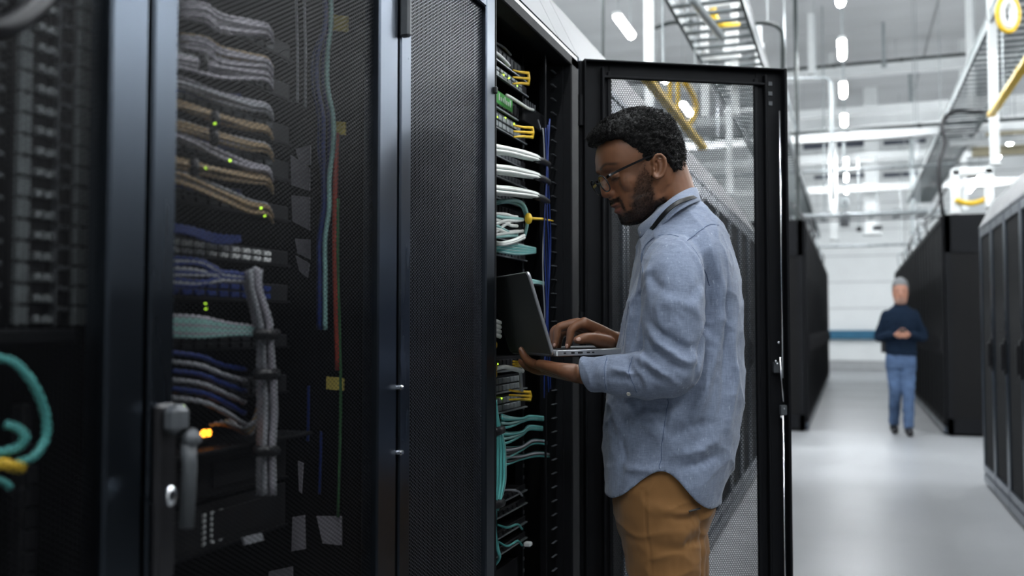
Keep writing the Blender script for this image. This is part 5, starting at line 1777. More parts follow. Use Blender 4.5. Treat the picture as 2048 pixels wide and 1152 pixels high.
# short curly beard hairs
kb = np.where((bm > 0.5) & (ay < 0.0735))[0]
kb = RNG.choice(kb, 3400)
bN = normals(V, F)[kb]; bP = V[kb]
m_n = len(kb)
u1 = np.cross(bN, RNG.normal(size=(m_n, 3))); u1 /= np.linalg.norm(u1, axis=1, keepdims=True); u2 = np.cross(bN, u1)
tk = np.linspace(0, 1, 5); ph0 = RNG.uniform(0, 6.28, m_n); rr_ = RNG.uniform(0.0008, 0.0018, m_n)
cv = bP[:, None, :] + bN[:, None, :] * (0.0022 * tk)[None, :, None] + u1[:, None, :] * (rr_[:, None] * np.cos(ph0[:, None] + 5 * tk))[..., None] + u2[:, None, :] * (rr_[:, None] * np.sin(ph0[:, None] + 5 * tk))[..., None]
of = np.stack([u1, -0.5 * u1 + 0.866 * bN, -0.5 * u1 - 0.866 * bN], 1) * 0.00020
VB = (cv[:, :, None, :] + of[:, None, :, :]).reshape(-1, 3)
kk = np.arange(4) * 3
qb = np.stack([np.stack([kk + j, kk + (j + 1) % 3, kk + 3 + (j + 1) % 3, kk + 3 + j], 1) for j in range(3)], 1).reshape(-1, 4)
FB = ((np.arange(m_n) * 15)[:, None, None] + qb[None]).reshape(-1, 4)
BEARDM = mat('black_beard', (0.010, 0.008, 0.007), 0.6, 0, 0.2, 200, spec=0.2)
bd = mesh_obj('beard', VB, FB, BEARDM, MAN); bd['kind'] = 'stuff'
# finger nails of the typing hand
NAIL = mat('finger_nail', (0.42, 0.24, 0.18), 0.25, 0, 0.05, 80)
for (a, b, c, dx, dy, sc_) in ((1133.5, 692, 2.2315, -0.12, 1, 1.0), (1108.5, 690, 2.2575, -0.12, 1, 0.95), (1157, 678.5, 2.2005, -1, 0.06, 1.2), (1041, 698.5, 2.2835, -0.35, -1, 1.0)):
    ax1 = RGT * dx - ZU * dy; ax1 /= np.linalg.norm(ax1)
    nn = -FH_ * 0.8 - RGT * 0.5 if abs(dy) > 0.5 else -FH_ * 0.9 + ZU * 0.35
    nn = nn - ax1 * np.dot(nn, ax1); nn /= np.linalg.norm(nn)
    a2 = np.cross(nn, ax1)
    MB().ell(W(a, b, c), (0.0056 * sc_, 0.0042 * sc_, 0.0016), np.column_stack((ax1, a2, nn)), 12, 8).build('finger_nail', NAIL, BODY, smooth=True)

# ---------------- hair
HENV = [(-0.060, 0.02, -0.040, 0.050), (-0.045, 0.03, -0.053, 0.060), (-0.03, 0.04, -0.070, 0.0705), (0.0, 0.05, -0.086, 0.078), (0.022, 0.06, -0.093, 0.0805), (0.05, 0.08, -0.0955, 0.0835), (0.08, 0.100, -0.092, 0.085), (0.094, 0.108, -0.088, 0.084),
        (0.105, 0.1125, -0.081, 0.081), (0.118, 0.1115, -0.070, 0.074), (0.130, 0.102, -0.055, 0.064), (0.140, 0.082, -0.035, 0.050), (0.1475, 0.058, -0.008, 0.034), (0.1515, 0.035, 0.010, 0.014), (0.152, 0.028, 0.016, 0.004)]
zs = np.concatenate([np.linspace(-0.060, 0.14, 120), np.linspace(0.1415, 0.152, 18)])
ths = np.linspace(0, 2 * math.pi, 200, endpoint=False)
Z, TH = np.meshgrid(zs, ths, indexing='ij')
xo, yo = head_pt(TH.ravel(), Z.ravel(), HENV)
zz = Z.ravel()
# hairline as a function of position
aa = np.abs(TH.ravel()); aa = np.minimum(aa, 2 * math.pi - aa)       # 0 in front, pi behind
xs_, ys_ = head_pt(TH.ravel(), np.clip(zz, -0.06, 0.1299), SKULL)
zline = np.interp(xs_, [-0.09, -0.05, -0.026, -0.006, 0.010, 0.022, 0.040, 0.050, 0.058, 0.064, 0.078, 0.09, 0.12], [-0.047, -0.043, -0.030, 0.016, 0.026, 0.012, 0.014, 0.034, 0.060, 0.083, 0.092, 0.094, 0.094])
msk = sstep(-0.004, 0.014, zz - zline + 0.003 * vnoise(np.stack([xs_, ys_, zz], 1), 160, 3))
top_ = zz > 0.1285
msk = np.where(top_, 1.0, msk)
inx, iny = xs_ * 0.93, ys_ * 0.93
Xh = inx + (xo - inx) * msk; Yh = iny + (yo - iny) * msk
P3 = np.stack([Xh, Yh, zz], 1)
cen = np.array((0.01, 0, 0.04))
dr = P3 - cen; dr /= np.linalg.norm(dr, axis=1, keepdims=True)
bmp = 0.0035 * vnoise(P3, 120, 7) + 0.0030 * vnoise(P3, 230, 8) + 0.0018 * vnoise(P3, 420, 9)
P3 = P3 + dr * (bmp * msk)[:, None]
Vh = HO + P3[:, :1] * HF + P3[:, 1:2] * LF + P3[:, 2:] * HU
nz, nt_ = Z.shape
idx = np.arange(nz * nt_).reshape(nz, nt_)
q = np.stack([idx[:-1, :], np.roll(idx, -1, 1)[:-1, :], np.roll(idx, -1, 1)[1:, :], idx[1:, :]], -1).reshape(-1, 4)
capi = len(Vh)
Vh = np.concatenate([Vh, [hp(0.02, 0, 0.1525)]])
HAIRM = mat('black_curly_hair', (0.0085, 0.008, 0.008), 0.55, 0, 0.3, 200, 0.2, 900, spec=0.25)
HAIR = mesh_obj('hair', Vh, q, HAIRM, MAN)
# curls
pick = RNG.choice(np.where(msk > 0.75)[0], 9500)
base_ = P3[pick]; dirs = dr[pick]
Nn = len(pick)
t1 = np.cross(dirs, RNG.normal(size=(Nn, 3))); t1 /= np.linalg.norm(t1, axis=1, keepdims=True)
t2 = np.cross(dirs, t1)
K = 8
tt = np.linspace(0, 1, K)
ln = RNG.uniform(0.002, 0.0065, Nn); rd = RNG.uniform(0.0016, 0.0034, Nn); phs = RNG.uniform(0, 6.28, Nn); trn = RNG.uniform(0.8, 1.5, Nn)
cur = base_[:, None, :] - dirs[:, None, :] * 0.002 + dirs[:, None, :] * (ln[:, None] * tt)[..., None] \
    + t1[:, None, :] * (rd[:, None] * (np.cos(phs[:, None] + 6.28 * trn[:, None] * tt)))[..., None] + t2[:, None, :] * (rd[:, None] * np.sin(phs[:, None] + 6.28 * trn[:, None] * tt))[..., None]
w_ = 0.00055
off = np.stack([t1 * w_, (-0.5 * t1 + 0.866 * dirs) * w_, (-0.5 * t1 - 0.866 * dirs) * w_], 1)      # Nn x 3 x 3
VV = (cur[:, :, None, :] + off[:, None, :, :]).reshape(-1, 3)
VV = HO + VV[:, :1] * HF + VV[:, 1:2] * LF + VV[:, 2:] * HU
b_ = (np.arange(Nn) * K * 3)[:, None, None]
kk = np.arange(K - 1)[:, None] * 3
qq = np.stack([np.stack([kk[:, 0] + j, kk[:, 0] + (j + 1) % 3, kk[:, 0] + 3 + (j + 1) % 3, kk[:, 0] + 3 + j], 1) for j in range(3)], 1).reshape(-1, 4)
FF = (b_ + qq[None]).reshape(-1, 4)
cu = mesh_obj('hair_curls', VV, FF, HAIRM, HAIR, smooth=True)
cu['kind'] = 'stuff'

# ---------------- glasses
GFR = mat('black_acetate', (0.008, 0.008, 0.009), 0.18, 0, 0.1, 60)
GLENS = bpy.data.materials.new('clear_lens'); GLENS.use_nodes = True
nt = GLENS.node_tree; nt.nodes.clear()
out = nt.nodes.new('ShaderNodeOutputMaterial'); tr_ = nt.nodes.new('ShaderNodeBsdfTransparent'); gl = nt.nodes.new('ShaderNodeBsdfGlossy'); mx = nt.nodes.new('ShaderNodeMixShader')
fz = nt.nodes.new('ShaderNodeMapRange'); lw = nt.nodes.new('ShaderNodeLayerWeight'); lw.inputs[0].default_value = 0.35; nt.links.new(lw.outputs['Facing'], fz.inputs[0]); fz.inputs[3].default_value = 0.02; fz.inputs[4].default_value = 0.12
gl.inputs['Roughness'].default_value = 0.03; tr_.inputs['Color'].default_value = (0.93, 0.95, 0.97, 1)
nt.links.new(fz.outputs[0], mx.inputs[0]); nt.links.new(tr_.outputs[0], mx.inputs[1]); nt.links.new(gl.outputs[0], mx.inputs[2]); nt.links.new(mx.outputs[0], out.inputs[0])
GL = MB()
lens_o = []
for s in (-1, 1):
    ring = []
    for a in np.linspace(0, 2 * math.pi, 36, endpoint=False):
        cy = math.copysign(abs(math.cos(a)) ** 0.8, math.cos(a)) * 0.0235; cz = math.copysign(abs(math.sin(a)) ** 0.8, math.sin(a)) * 0.0195
        ring.append((0.1275 - 0.10 * max(0, cy + 0.0235) * 0.5 + 0.004 + 0.16 * cz, s * (0.034 + cy), 0.0085 + cz))
    GL.tube([hp(*p) for p in ring], 0.0017, 8, closed=True)
    lens_o.append([hp(p[0], p[1], p[2]) for p in ring])
GL.tube(spline([hp(0.132, -0.0105, 0.013), hp(0.134, 0, 0.0155), hp(0.132, 0.0105, 0.013)], 8), 0.0017, 8)
GF = GL.build('glasses', GFR, MAN, smooth=True)
for s in (-1, 1):
    MB().prism(lens_o[0 if s < 0 else 1], (0, 0, 0), tuple(HF * 0.0012)).build('lens', GLENS, GF)
    T = MB()
    tp = spline([hp(0.127, s * 0.0575, 0.018), hp(0.118, s * 0.066, 0.021), hp(0.07, s * 0.0765, 0.025), hp(0.02, s * 0.0800, 0.0275), hp(0.0, s * 0.0805, 0.028), hp(-0.018, s * 0.081, 0.022), hp(-0.03, s * 0.081, 0.004)], 36)
    for i in range(len(tp) - 1):
        hgt = 0.0062 - 0.0022 * i / 22 if i < 22 else 0.0035
        T.bar(tp[i], tp[i + 1] + (tp[i + 1] - tp[i]) * 0.05, 0.0016, hgt, HU)
    T.build('temple', GFR, GF)
    MB().obox(hp(0.1195, s * 0.0662, 0.0215), (0.008, 0.0012, 0.0036), HR, 0.0004).build('hinge_plate', CHROME, GF)

# ---------------- shirt
SH = MB()
STAB = [(398, 1320, 1396, 0.058), (412, 1308, 1408, 0.070), (428, 1298, 1424, 0.092), (446, 1288, 1440, 0.122), (466, 1280, 1452, 0.150), (490, 1275, 1460, 0.172), (520, 1269, 1468, 0.190), (570, 1261, 1478, 0.184), (640, 1247, 1484, 0.178), (700, 1235, 1486, 0.176), (780, 1214, 1485, 0.178), (850, 1208, 1479, 0.183), (920, 1207, 1464, 0.187), (980, 1209, 1444, 0.190), (1060, 1212, 1424, 0.190)]
rings = []
for py in np.linspace(398, 1060, 60):
    f_, k_, hw = interp(STAB, np.array(py))
    c = (W(f_, py, DM) + W(k_, py, DM)) / 2
    a_ = (k_ - f_) / 2 * DM / FPX
    # account for the turn: keep the silhouette
    a_ = math.sqrt(max(1e-4, a_ ** 2 - (hw * math.sin(turn)) ** 2)) / math.cos(turn)
    rings.append(vring(c, BACK, FAR, a_, hw, 48, 2.35))
SH.loft(rings)
SLV = [(W(1356, 512, 2.135), 0.054), (W(1349, 528, 2.092), 0.0655), (W(1346, 560, 2.058), 0.0705), (W(1347, 620, 2.03), 0.0685), (W(1349, 690, 2.02), 0.0640), (W(1342, 734, 2.012), 0.0605), (W(1308, 748, 2.025), 0.0545), (W(1270, 749, 2.045), 0.0490), (W(1225, 748, 2.08), 0.0440), (W(1186, 748, 2.112), 0.0405), (W(1160, 746, 2.136), 0.0395)]
limb(SH, SLV, 60, 28)
SLR = [(W(1356, 512, 2.365), 0.054), (W(1349, 528, 2.41), 0.0655), (W(1347, 620, 2.46), 0.0685), (W(1345, 690, 2.475), 0.064), (W(1330, 732, 2.475), 0.058), (W(1295, 716, 2.44), 0.050), (W(1262, 697, 2.39), 0.040), (W(1236, 684, 2.345), 0.034)]
limb(SH, SLR, 50, 24)
V, F = remesh(SH, 0.0036, 6, 0.5)
# big folds
def nd(px, py, d=2.05):
    return W(px, py, d)


def surf_d(px, py):
    return 2.05


N = normals(V, F)
AN = 1.0
folds = [
    # sleeve, elbow bend
    ([(1292, 640), (1325, 668), (1368, 690), (1402, 694)], -0.0088, 0.0104),
    ([(1290, 655), (1322, 690), (1365, 716), (1400, 722)], 0.0088, 0.0095),
    ([(1288, 682), (1310, 706), (1345, 732), (1385, 745)], -0.0075, 0.0085),
    ([(1262, 706), (1290, 720), (1325, 750), (1355, 775)], 0.0075, 0.0085),
    ([(1268, 722), (1290, 742), (1315, 770)], -0.0063, 0.0076),
    ([(1250, 712), (1262, 745), (1285, 785)], -0.0056, 0.0066),
    ([(1215, 730), (1240, 740), (1262, 742)], 0.0050, 0.0066),
    ([(1206, 760), (1240, 757), (1270, 770)], -0.0050, 0.0066),
    # upper sleeve
    ([(1286, 545), (1318, 572), (1350, 582)], -0.0050, 0.0123),
    ([(1300, 610), (1340, 600), (1385, 610), (1408, 640)], 0.0063, 0.0133),
    ([(1408, 560), (1380, 590), (1345, 640)], -0.0050, 0.0114),
    ([(1385, 495), (1402, 520), (1413, 560)], 0.0050, 0.0085),
    ([(1300, 500), (1290, 550), (1292, 600)], 0.0050, 0.0095),
    # back: long vertical folds
    ([(1418, 520), (1424, 600), (1414, 680), (1396, 760)], -0.0168, 0.0123),
    ([(1436, 500), (1446, 580), (1440, 660), (1425, 740)], 0.0112, 0.0114),
    ([(1452, 560), (1460, 650), (1456, 740), (1446, 820)], -0.0112, 0.0114),
    ([(1430, 700), (1412, 780), (1385, 850)], 0.0112, 0.0133),
    ([(1470, 660), (1472, 760), (1462, 860)], 0.0095, 0.0114),
    # waist
    ([(1240, 800), (1290, 812), (1350, 806), (1400, 780)], -0.0112, 0.0133),
    ([(1330, 872), (1380, 852), (1430, 842)], -0.0084, 0.0114),
    ([(1330, 910), (1390, 900), (1440, 885)], 0.0084, 0.0123),
    ([(1345, 925), (1400, 930), (1445, 915)], -0.0084, 0.0114),
    ([(1240, 930), (1285, 938), (1320, 932)], 0.0075, 0.0104),
    ([(1225, 860), (1240, 900), (1236, 950)], -0.0075, 0.0133),
    ([(1260, 830), (1300, 850), (1320, 890)], 0.0075, 0.0152),
    # front by the buttons
    ([(1262, 590), (1255, 640), (1246, 690)], 0.0063, 0.0095),
    ([(1278, 560), (1272, 620), (1264, 690)], -0.0075, 0.0095),
]
V = press(V, F, folds)
N = normals(V, F)
QR = (V - foot) @ RGT; QF = (V - foot) @ FH_; QZ = V[:, 2]
Q1 = np.stack([QR * 17 + QZ * 5, QF * 12, QZ * 5.5 - QR * 5], 1)
Q2 = np.stack([QR * 26 - QZ * 12, QF * 20, QZ * 14 + QR * 10], 1)
rid = (1 - np.abs(vnoise(Q1, 1.0, 31))) ** 4 * 0.0050 + (1 - np.abs(vnoise(Q2, 1.0, 32))) ** 4 * 0.0022
V = V + N * (rid - 0.0026)[:, None]
rough_ = 0.0022 * vnoise(V * np.array((1, 1, 0.7)), 16, 11) + 0.0014 * vnoise(V, 34, 12) + 0.0006 * vnoise(V, 80, 13)
V = V + N * rough_[:, None]
# stitched seams
seams = [
    ([(1283, 540), (1282, 500), (1300, 476), (1333, 466), (1365, 474), (1395, 502), (1413, 540), (1417, 570)], -0.0022, 0.0032),
    ([(1376, 479), (1402, 458), (1426, 446), (1438, 447)], -0.0020, 0.0030),
    ([(1337, 792), (1330, 840), (1323, 900), (1319, 945)], -0.0018, 0.0030),
    ([(1337 + 5, 792), (1335, 840), (1328, 900), (1324, 945)], 0.0010, 0.0030),
    ([(1213, 708), (1207, 745), (1211, 786)], -0.0022, 0.0032),
    ([(1262, 706), (1258, 745), (1272, 790)], -0.002, 0.0032),
]
V = press(V, F, seams)
SEAM_LINES = []
x_, y_, d_ = pixel_of(V)
for pts in ([(1283, 545), (1281, 505), (1300, 477), (1333, 466), (1365, 474), (1395, 502), (1412, 540), (1418, 572)],
            [(1376, 479), (1402, 458), (1424, 447), (1440, 449)], [(1337, 800), (1330, 840), (1323, 900), (1319, 938)], [(1213, 710), (1207, 745), (1211, 782)], [(1263, 712), (1258, 745), (1271, 786)],
            [(1256, 600), (1248, 650), (1243, 690)]):
    P = []
    for q in spline([np.array((p[0], p[1], 0.0)) for p in pts], 30):
        k = np.where((np.abs(x_ - q[0]) < 3.5) & (np.abs(y_ - q[1]) < 3.5))[0]
        if len(k):
            k = k[np.argsort(d_[k])[:3]]
            P.append(V[k].mean(0))
    if len(P) > 4:
        P = [P[0]] + [(P[i - 1] + P[i] + P[i + 1]) / 3 for i in range(1, len(P) - 1)] + [P[-1]]
        SEAM_LINES.append(P)
# neck opening, hem curve, sleeve ends
D_ = V - CAM
dep = D_ @ FWD
pxv = 1024 + FPX * (D_ @ RGT) / dep; pyv = 576 - FPX * (D_ @ UPV) / dep
rel = V - (W(1325, 900, DM))
bk = rel @ BACK; fa = rel @ FAR
hem_z0 = W(1318, 943, 2.07)[2]
tip_z = W(1425, 1003, 2.2)[2]; tipf_z = W(1214, 990, 2.2)[2]
ub = np.clip(bk, -0.16, 0.16)
hemz = np.where(ub > -0.005, hem_z0 + (tip_z - hem_z0) * sstep(0.0, 0.112, ub + 0.002), hem_z0 + (tipf_z - hem_z0) * sstep(0.0, 0.125, -ub))
keep = V[:, 2] > hemz
# cuffs
ce_l = W(1178, 748, 2.118); cd_l = W(1225, 748, 2.08) - W(1160, 746, 2.136); cd_l /= np.linalg.norm(cd_l)
tilt = cd_l + 0.5 * ZU * 0.6; tilt /= np.linalg.norm(tilt)
ax_ = (V - ce_l) - ((V - ce_l) @ cd_l)[:, None] * cd_l
nearl = (np.linalg.norm(V - ce_l, axis=1) < 0.12) & (np.linalg.norm(ax_, axis=1) < 0.056) & (dep < 2.22)
keep &= ~(nearl & (((V - ce_l) @ tilt) < 0))
ce_r = W(1243, 688, 2.357); cd_r = W(1295, 716, 2.44) - W(1236, 684, 2.345); cd_r /= np.linalg.norm(cd_r)
keep &= ~((np.linalg.norm(V - ce_r, axis=1) < 0.06) & (((V - ce_r) @ cd_r) < 0) & (pxv < 1262))
nkd = np.linalg.norm((V - W(1352, 405, DM)), axis=1)
keep &= ~((nkd < 0.075) & (V[:, 2] > W(1352, 404, DM)[2] + 0.35 * ((V - W(1352, 404, DM)) @ BACK)))
V, F = drop_faces(V, F, keep)
V = smooth_boundary(V, F, 10)
rel = V - (W(1325, 900, DM)); ub = np.clip(rel @ BACK, -0.16, 0.16)
hemz = np.where(ub > -0.005, hem_z0 + (tip_z - hem_z0) * sstep(0.0, 0.112, ub + 0.002), hem_z0 + (tipf_z - hem_z0) * sstep(0.0, 0.125, -ub))
kk_ = (V[:, 2] - hemz) < 0.006
V[kk_, 2] = hemz[kk_] + np.clip((V[kk_, 2] - hemz[kk_]) * 0.5, 0, 0.003)
V = smooth_boundary(V, F, 3)
V, F = solidify(V, F, 0.0022)


def shirt_mat():
    m = mat('blue_chambray', (0.225, 0.268, 0.365), 0.85, 0, 0.10, 5, spec=0.2, sheen=0.25)
    nt = m.node_tree; b = nt.nodes['Principled BSDF']
    tc = [n for n in nt.nodes if n.type == 'TEX_COORD'][0]
    src = b.inputs['Base Color'].links[0].from_socket
    cur_ = src
    hs = []
    for (sc, amt) in (((1300, 1300, 60), 0.34), ((60, 60, 1300), 0.34), ((260, 260, 16), 0.18)):
        mp = nt.nodes.new('ShaderNodeMapping'); mp.inputs['Scale'].default_value = sc
        n = nt.nodes.new('ShaderNodeTexNoise'); n.inputs['Scale'].default_value = 1.0; n.inputs['Detail'].default_value = 2
        nt.links.new(tc.outputs['Object'], mp.inputs['Vector']); nt.links.new(mp.outputs['Vector'], n.inputs['Vector'])
        mr = nt.nodes.new('ShaderNodeMapRange'); mr.inputs[1].default_value = 0.3; mr.inputs[2].default_value = 0.7
        mr.inputs[3].default_value = 1 - amt * 0.5; mr.inputs[4].default_value = 1 + amt * 0.5
        nt.links.new(n.outputs['Fac'], mr.inputs[0])
        mx = nt.nodes.new('ShaderNodeMix'); mx.data_type = 'RGBA'; mx.blend_type = 'MULTIPLY'; mx.inputs[0].default_value = 1
        nt.links.new(cur_, mx.inputs[6]); nt.links.new(mr.outputs[0], mx.inputs[7])
        cur_ = mx.outputs[2]; hs.append(n.outputs['Fac'])
    # a few pale slubs
    mp = nt.nodes.new('ShaderNodeMapping'); mp.inputs['Scale'].default_value = (160, 160, 60)
    n = nt.nodes.new('ShaderNodeTexNoise'); n.inputs['Detail'].default_value = 1
    n.inputs['Scale'].default_value = 1.0
    nt.links.new(tc.outputs['Object'], mp.inputs['Vector']); nt.links.new(mp.outputs['Vector'], n.inputs['Vector'])
    mr = nt.nodes.new('ShaderNodeMapRange'); mr.inputs[1].default_value = 0.70; mr.inputs[2].default_value = 0.78
    nt.links.new(n.outputs['Fac'], mr.inputs[0])
    mx = nt.nodes.new('ShaderNodeMix'); mx.data_type = 'RGBA'; nt.links.new(mr.outputs[0], mx.inputs[0])
    nt.links.new(cur_, mx.inputs[6]); mx.inputs[7].default_value = (0.38, 0.43, 0.54, 1)
    nt.links.new(mx.outputs[2], b.inputs['Base Color'])
    bp = nt.nodes.new('ShaderNodeBump'); bp.inputs['Strength'].default_value = 0.25; bp.inputs['Distance'].default_value = 0.0008
    nt.links.new(hs[0], bp.inputs['Height']); nt.links.new(bp.outputs['Normal'], b.inputs['Normal'])
    return m


SHIRTM = shirt_mat()
SHIRT = mesh_obj('shirt', V, F, SHIRTM, MAN)
SEAMM = mat('seam_thread', (0.10, 0.135, 0.22), 0.9, 0, 0.1, 200, spec=0.1)
for P in SEAM_LINES:
    MB().tube(P, 0.0008, 6).build('seam', SEAMM, SHIRT, smooth=True)
BUTTON = mat('pale_button', (0.62, 0.60, 0.52), 0.3, 0, 0.05, 60)


def button(p, nv, r=0.0048):
    nv = np.array(nv, float); nv /= np.linalg.norm(nv)
    p = np.array(p)
    mb = MB().disc(p, nv, r, 0.0022, 16)
    ref = np.cross(nv, ZU); ref /= np.linalg.norm(ref); r2 = np.cross(nv, ref)
    mb.tube([p + nv * 0.0014 + r * 0.85 * (math.cos(a) * ref + math.sin(a) * r2) for a in np.linspace(0, 6.283, 16, endpoint=False)], 0.0007, 6, closed=True)
    return mb.build('button', BUTTON, SHIRT, smooth=False)


button(W(1203, 776, 2.072), -FH_ * 0.8 - ZU * 0.5 - RGT * 0.2)
button(W(1257.5, 787.5, 2.022), -FH_ * 0.75 - ZU * 0.6)

# cuff band edge and collar
def strip(rows, thick, m, nm, par, n=40):
    """rows: list of polylines (top to bottom) -> smooth sheet with thickness"""
    S = [np.array(spline(r, n)) for r in rows]
    k = min(len(s) for s in S); S = [s[:k] for s in S]
    M = len(S)
    fine = []
    for j in range(k):
        fine.append(spline([s[j] for s in S], 8) if M > 2 else [S[0][j] + (S[1][j] - S[0][j]) * t for t in np.linspace(0, 1, 6)])
    fine = np.array(fine)
    a, b = fine.shape[:2]
    V = fine.reshape(-1, 3)
    idx = np.arange(a * b).reshape(a, b)
    Fq = np.stack([idx[:-1, :-1], idx[1:, :-1], idx[1:, 1:], idx[:-1, 1:]], -1).reshape(-1, 4)
    V, Fq = solidify(V, Fq, thick)
    return mesh_obj(nm, V, Fq, m, par)


top, mid, bot = [], [], []
cl = [(1283, 449, 2.215, 1277, 459, 2.205, 1281, 476, 2.190), (1300, 436, 2.190, 1295, 448, 2.172, 1300, 468, 2.155), (1322, 416, 2.172, 1319, 428, 2.150, 1324, 452, 2.128), (1345, 397, 2.172, 1345, 406, 2.148, 1350, 428, 2.122), (1366, 384, 2.188, 1369, 391, 2.166, 1376, 412, 2.140),
      (1382, 377, 2.215, 1387, 384, 2.20, 1394, 404, 2.185), (1389, 376, 2.25, 1394, 382, 2.25, 1400, 403, 2.25)]
for q in cl + [(a[0], a[1], 4.5 - a[2], a[3], a[4], 4.5 - a[5], a[6], a[7], 4.5 - a[8]) for a in cl[-2::-1]]:
    top.append(W(*q[0:3])); mid.append(W(*q[3:6])); bot.append(W(*q[6:9]))
strip([top, mid, bot], 0.0028, SHIRTM, 'collar', SHIRT, 60)
inner = [t_ * 1.0 for t_ in top]
cen_n = W(1345, 420, DM)
strip([[t_ + (cen_n - t_) * 0.03 for t_ in top], [b_ + (cen_n - b_) * 0.22 for b_ in bot]], 0.002, SHIRTM, 'collar_stand', SHIRT, 60)
button(W(1283.5, 465.5, 2.188), -FH_ * 0.85 - RGT * 0.5, 0.004)
# lanyard over the collar
LANY = mat('black_strap', (0.004, 0.004, 0.005), 0.42, 0, 0.1, 300, 0.1, 900, spec=0.3)
lt, lb = [], []
ln_ = [(1292, 462, 2.200, 1296, 470, 2.200), (1304, 452, 2.142, 1307, 459.4, 2.137), (1318, 434, 2.128, 1321, 442.9, 2.121), (1335, 416, 2.122, 1339, 423.4, 2.113), (1354, 402, 2.13, 1358, 409.4, 2.12), (1374, 394, 2.152, 1378, 400.7, 2.145), (1388, 391, 2.19, 1392, 396.9, 2.184), (1396, 391, 2.25, 1399, 396.9, 2.25)]
for q in ln_ + [(a[0], a[1], 4.5 - a[2], a[3], a[4], 4.5 - a[5]) for a in ln_[-2::-1]]:
    lt.append(W(*q[0:3])); lb.append(W(*q[3:6]))
strip([lt, lb], 0.0018, LANY, 'lanyard', MAN, 60)

# ---------------- trousers
TR = MB()
rings = []
TTAB = [(1.02, 1240, 1430, 0.150), (0.95, 1230, 1424, 0.158), (0.90, 1224, 1420, 0.162), (0.85, 1224, 1418, 0.168), (0.80, 1231, 1412, 0.170), (0.77, 1240, 1406, 0.165)]
for z in np.linspace(1.02, 0.77, 16):
    f_, k_, hw = interp(TTAB, np.array(z))
    c0_ = legp((f_ + k_) / 2, z, DM)
    a_ = (k_ - f_) / 2 * DM / FPX
    rings.append(vring(c0_, BACK, FAR, a_, hw, 40, 2.4))
TR.loft(rings)
for (d, ox, s) in ((2.175, 0, 0), (2.33, 13, 1)):
    limb(TR, [(legp(1316 + ox, 0.84, d), 0.088), (legp(1322 + ox, 0.78, d), 0.092), (legp(1330 + ox, 0.69, d), 0.0865), (legp(1338 + ox, 0.58, d), 0.078), (legp(1345 + ox, 0.47, d), 0.070), (legp(1362 + ox, 0.27, d), 0.062), (legp(1374 + ox, 0.10, d), 0.054)], 40, 28)
TR.ell(legp(1382, 0.855, 2.18), (0.055, 0.080, 0.075)); TR.ell(legp(1382, 0.855, 2.32), (0.055, 0.080, 0.075))
V, F = remesh(TR, 0.0042, 6, 0.5)
N = normals(V, F)
tf = [
    ([(1402, 1008), (1380, 1022), (1340, 1020), (1300, 1008)], 0.006, 0.010),
    ([(1404, 1024), (1375, 1034), (1330, 1032)], -0.005, 0.008),
    ([(1400, 1052), (1360, 1064), (1310, 1066)], 0.004, 0.012),
    ([(1403, 1080), (1370, 1094), (1320, 1100)], -0.004, 0.010),
    ([(1404, 1012), (1408, 1080), (1410, 1150), (1412, 1240)], -0.008, 0.009),
    ([(1300, 1075), (1330, 1085), (1380, 1080)], 0.003, 0.010),
    ([(1250, 1080), (1300, 1110), (1350, 1120)], 0.003, 0.012),
]
V = press(V, F, tf)
N = normals(V, F)
Q1 = np.stack([((V - foot) @ RGT) * 12 + V[:, 2] * 10, ((V - foot) @ FH_) * 10, V[:, 2] * 20 - ((V - foot) @ RGT) * 6], 1)
V = V + N * (0.0022 * vnoise(V, 14, 21) + 0.0010 * vnoise(V, 40, 22) + 0.0045 * (1 - np.abs(vnoise(Q1, 1.0, 23))) ** 5 - 0.001)[:, None]
V = press(V, F, [([(1283, 965), (1287, 990), (1290, 1060), (1297, 1120), (1304, 1200)], -0.0022, 0.0032), ([(1287, 965), (1291, 990), (1294, 1060), (1301, 1120)], 0.0012, 0.003),
                              ([(1272, 958), (1286, 975)], 0.002, 0.004)])
TROUM = mat('tan_cotton', (0.25, 0.122, 0.042), 0.8, 0, 0.10, 10, 0.12, 900, spec=0.25, sheen=0.15)
TROU = mesh_obj('trousers', V, F, TROUM, MAN)
c0_ = W(1385, 1021, 2.06)
pk = MB().tube(spline([W(1378, 1023, 2.067), W(1388, 1020, 2.07), W(1400, 1017, 2.085)], 8), 0.0022, 6)
pk.build('pocket_slit', C_BLACK, TROU)
# shoes
SHOEM = mat('brown_shoe_leather', (0.06, 0.03, 0.018), 0.4, 0, 0.1, 20, 0.05, 300)
for (d, ox) in ((2.155, 0), (2.345, 13)):
    s_ = MB()
    limb(s_, [(legp(1390 + ox, 0.052, d), 0.040), (legp(1350 + ox, 0.056, d), 0.044), (legp(1310 + ox, 0.046, d), 0.042), (legp(1270 + ox, 0.038, d), 0.032)], 20, 18)
    Vs, Fs = remesh(s_, 0.006, 3)
    Vs[:, 2] = np.maximum(Vs[:, 2], 0.012)
    so = mesh_obj('shoe', Vs, Fs, SHOEM, MAN)
    sl = MB(); P = [legp(1395 + ox, 0, d - 0.03), legp(1395 + ox, 0, d + 0.03), legp(1262 + ox, 0, d + 0.025), legp(1262 + ox, 0, d - 0.025)]
    sl.prism(P, (0, 0, 0), (0, 0, 0.016)); sl.build('sole', PLASTIC, so)

# ================================================================== the man walking in the far aisle
WX, WY = 0.55, 12.03
WALK = empty('person', (WX, WY, 0), 'grey-haired man in a navy jumper and jeans walking down the aisle', 'person')


def wp(px, z, dy=0.0):
    """px column in the photograph, height z, dy towards the camera"""
    p = on_y(px, 655, WY)
    return np.array((p[0], WY - dy, z))


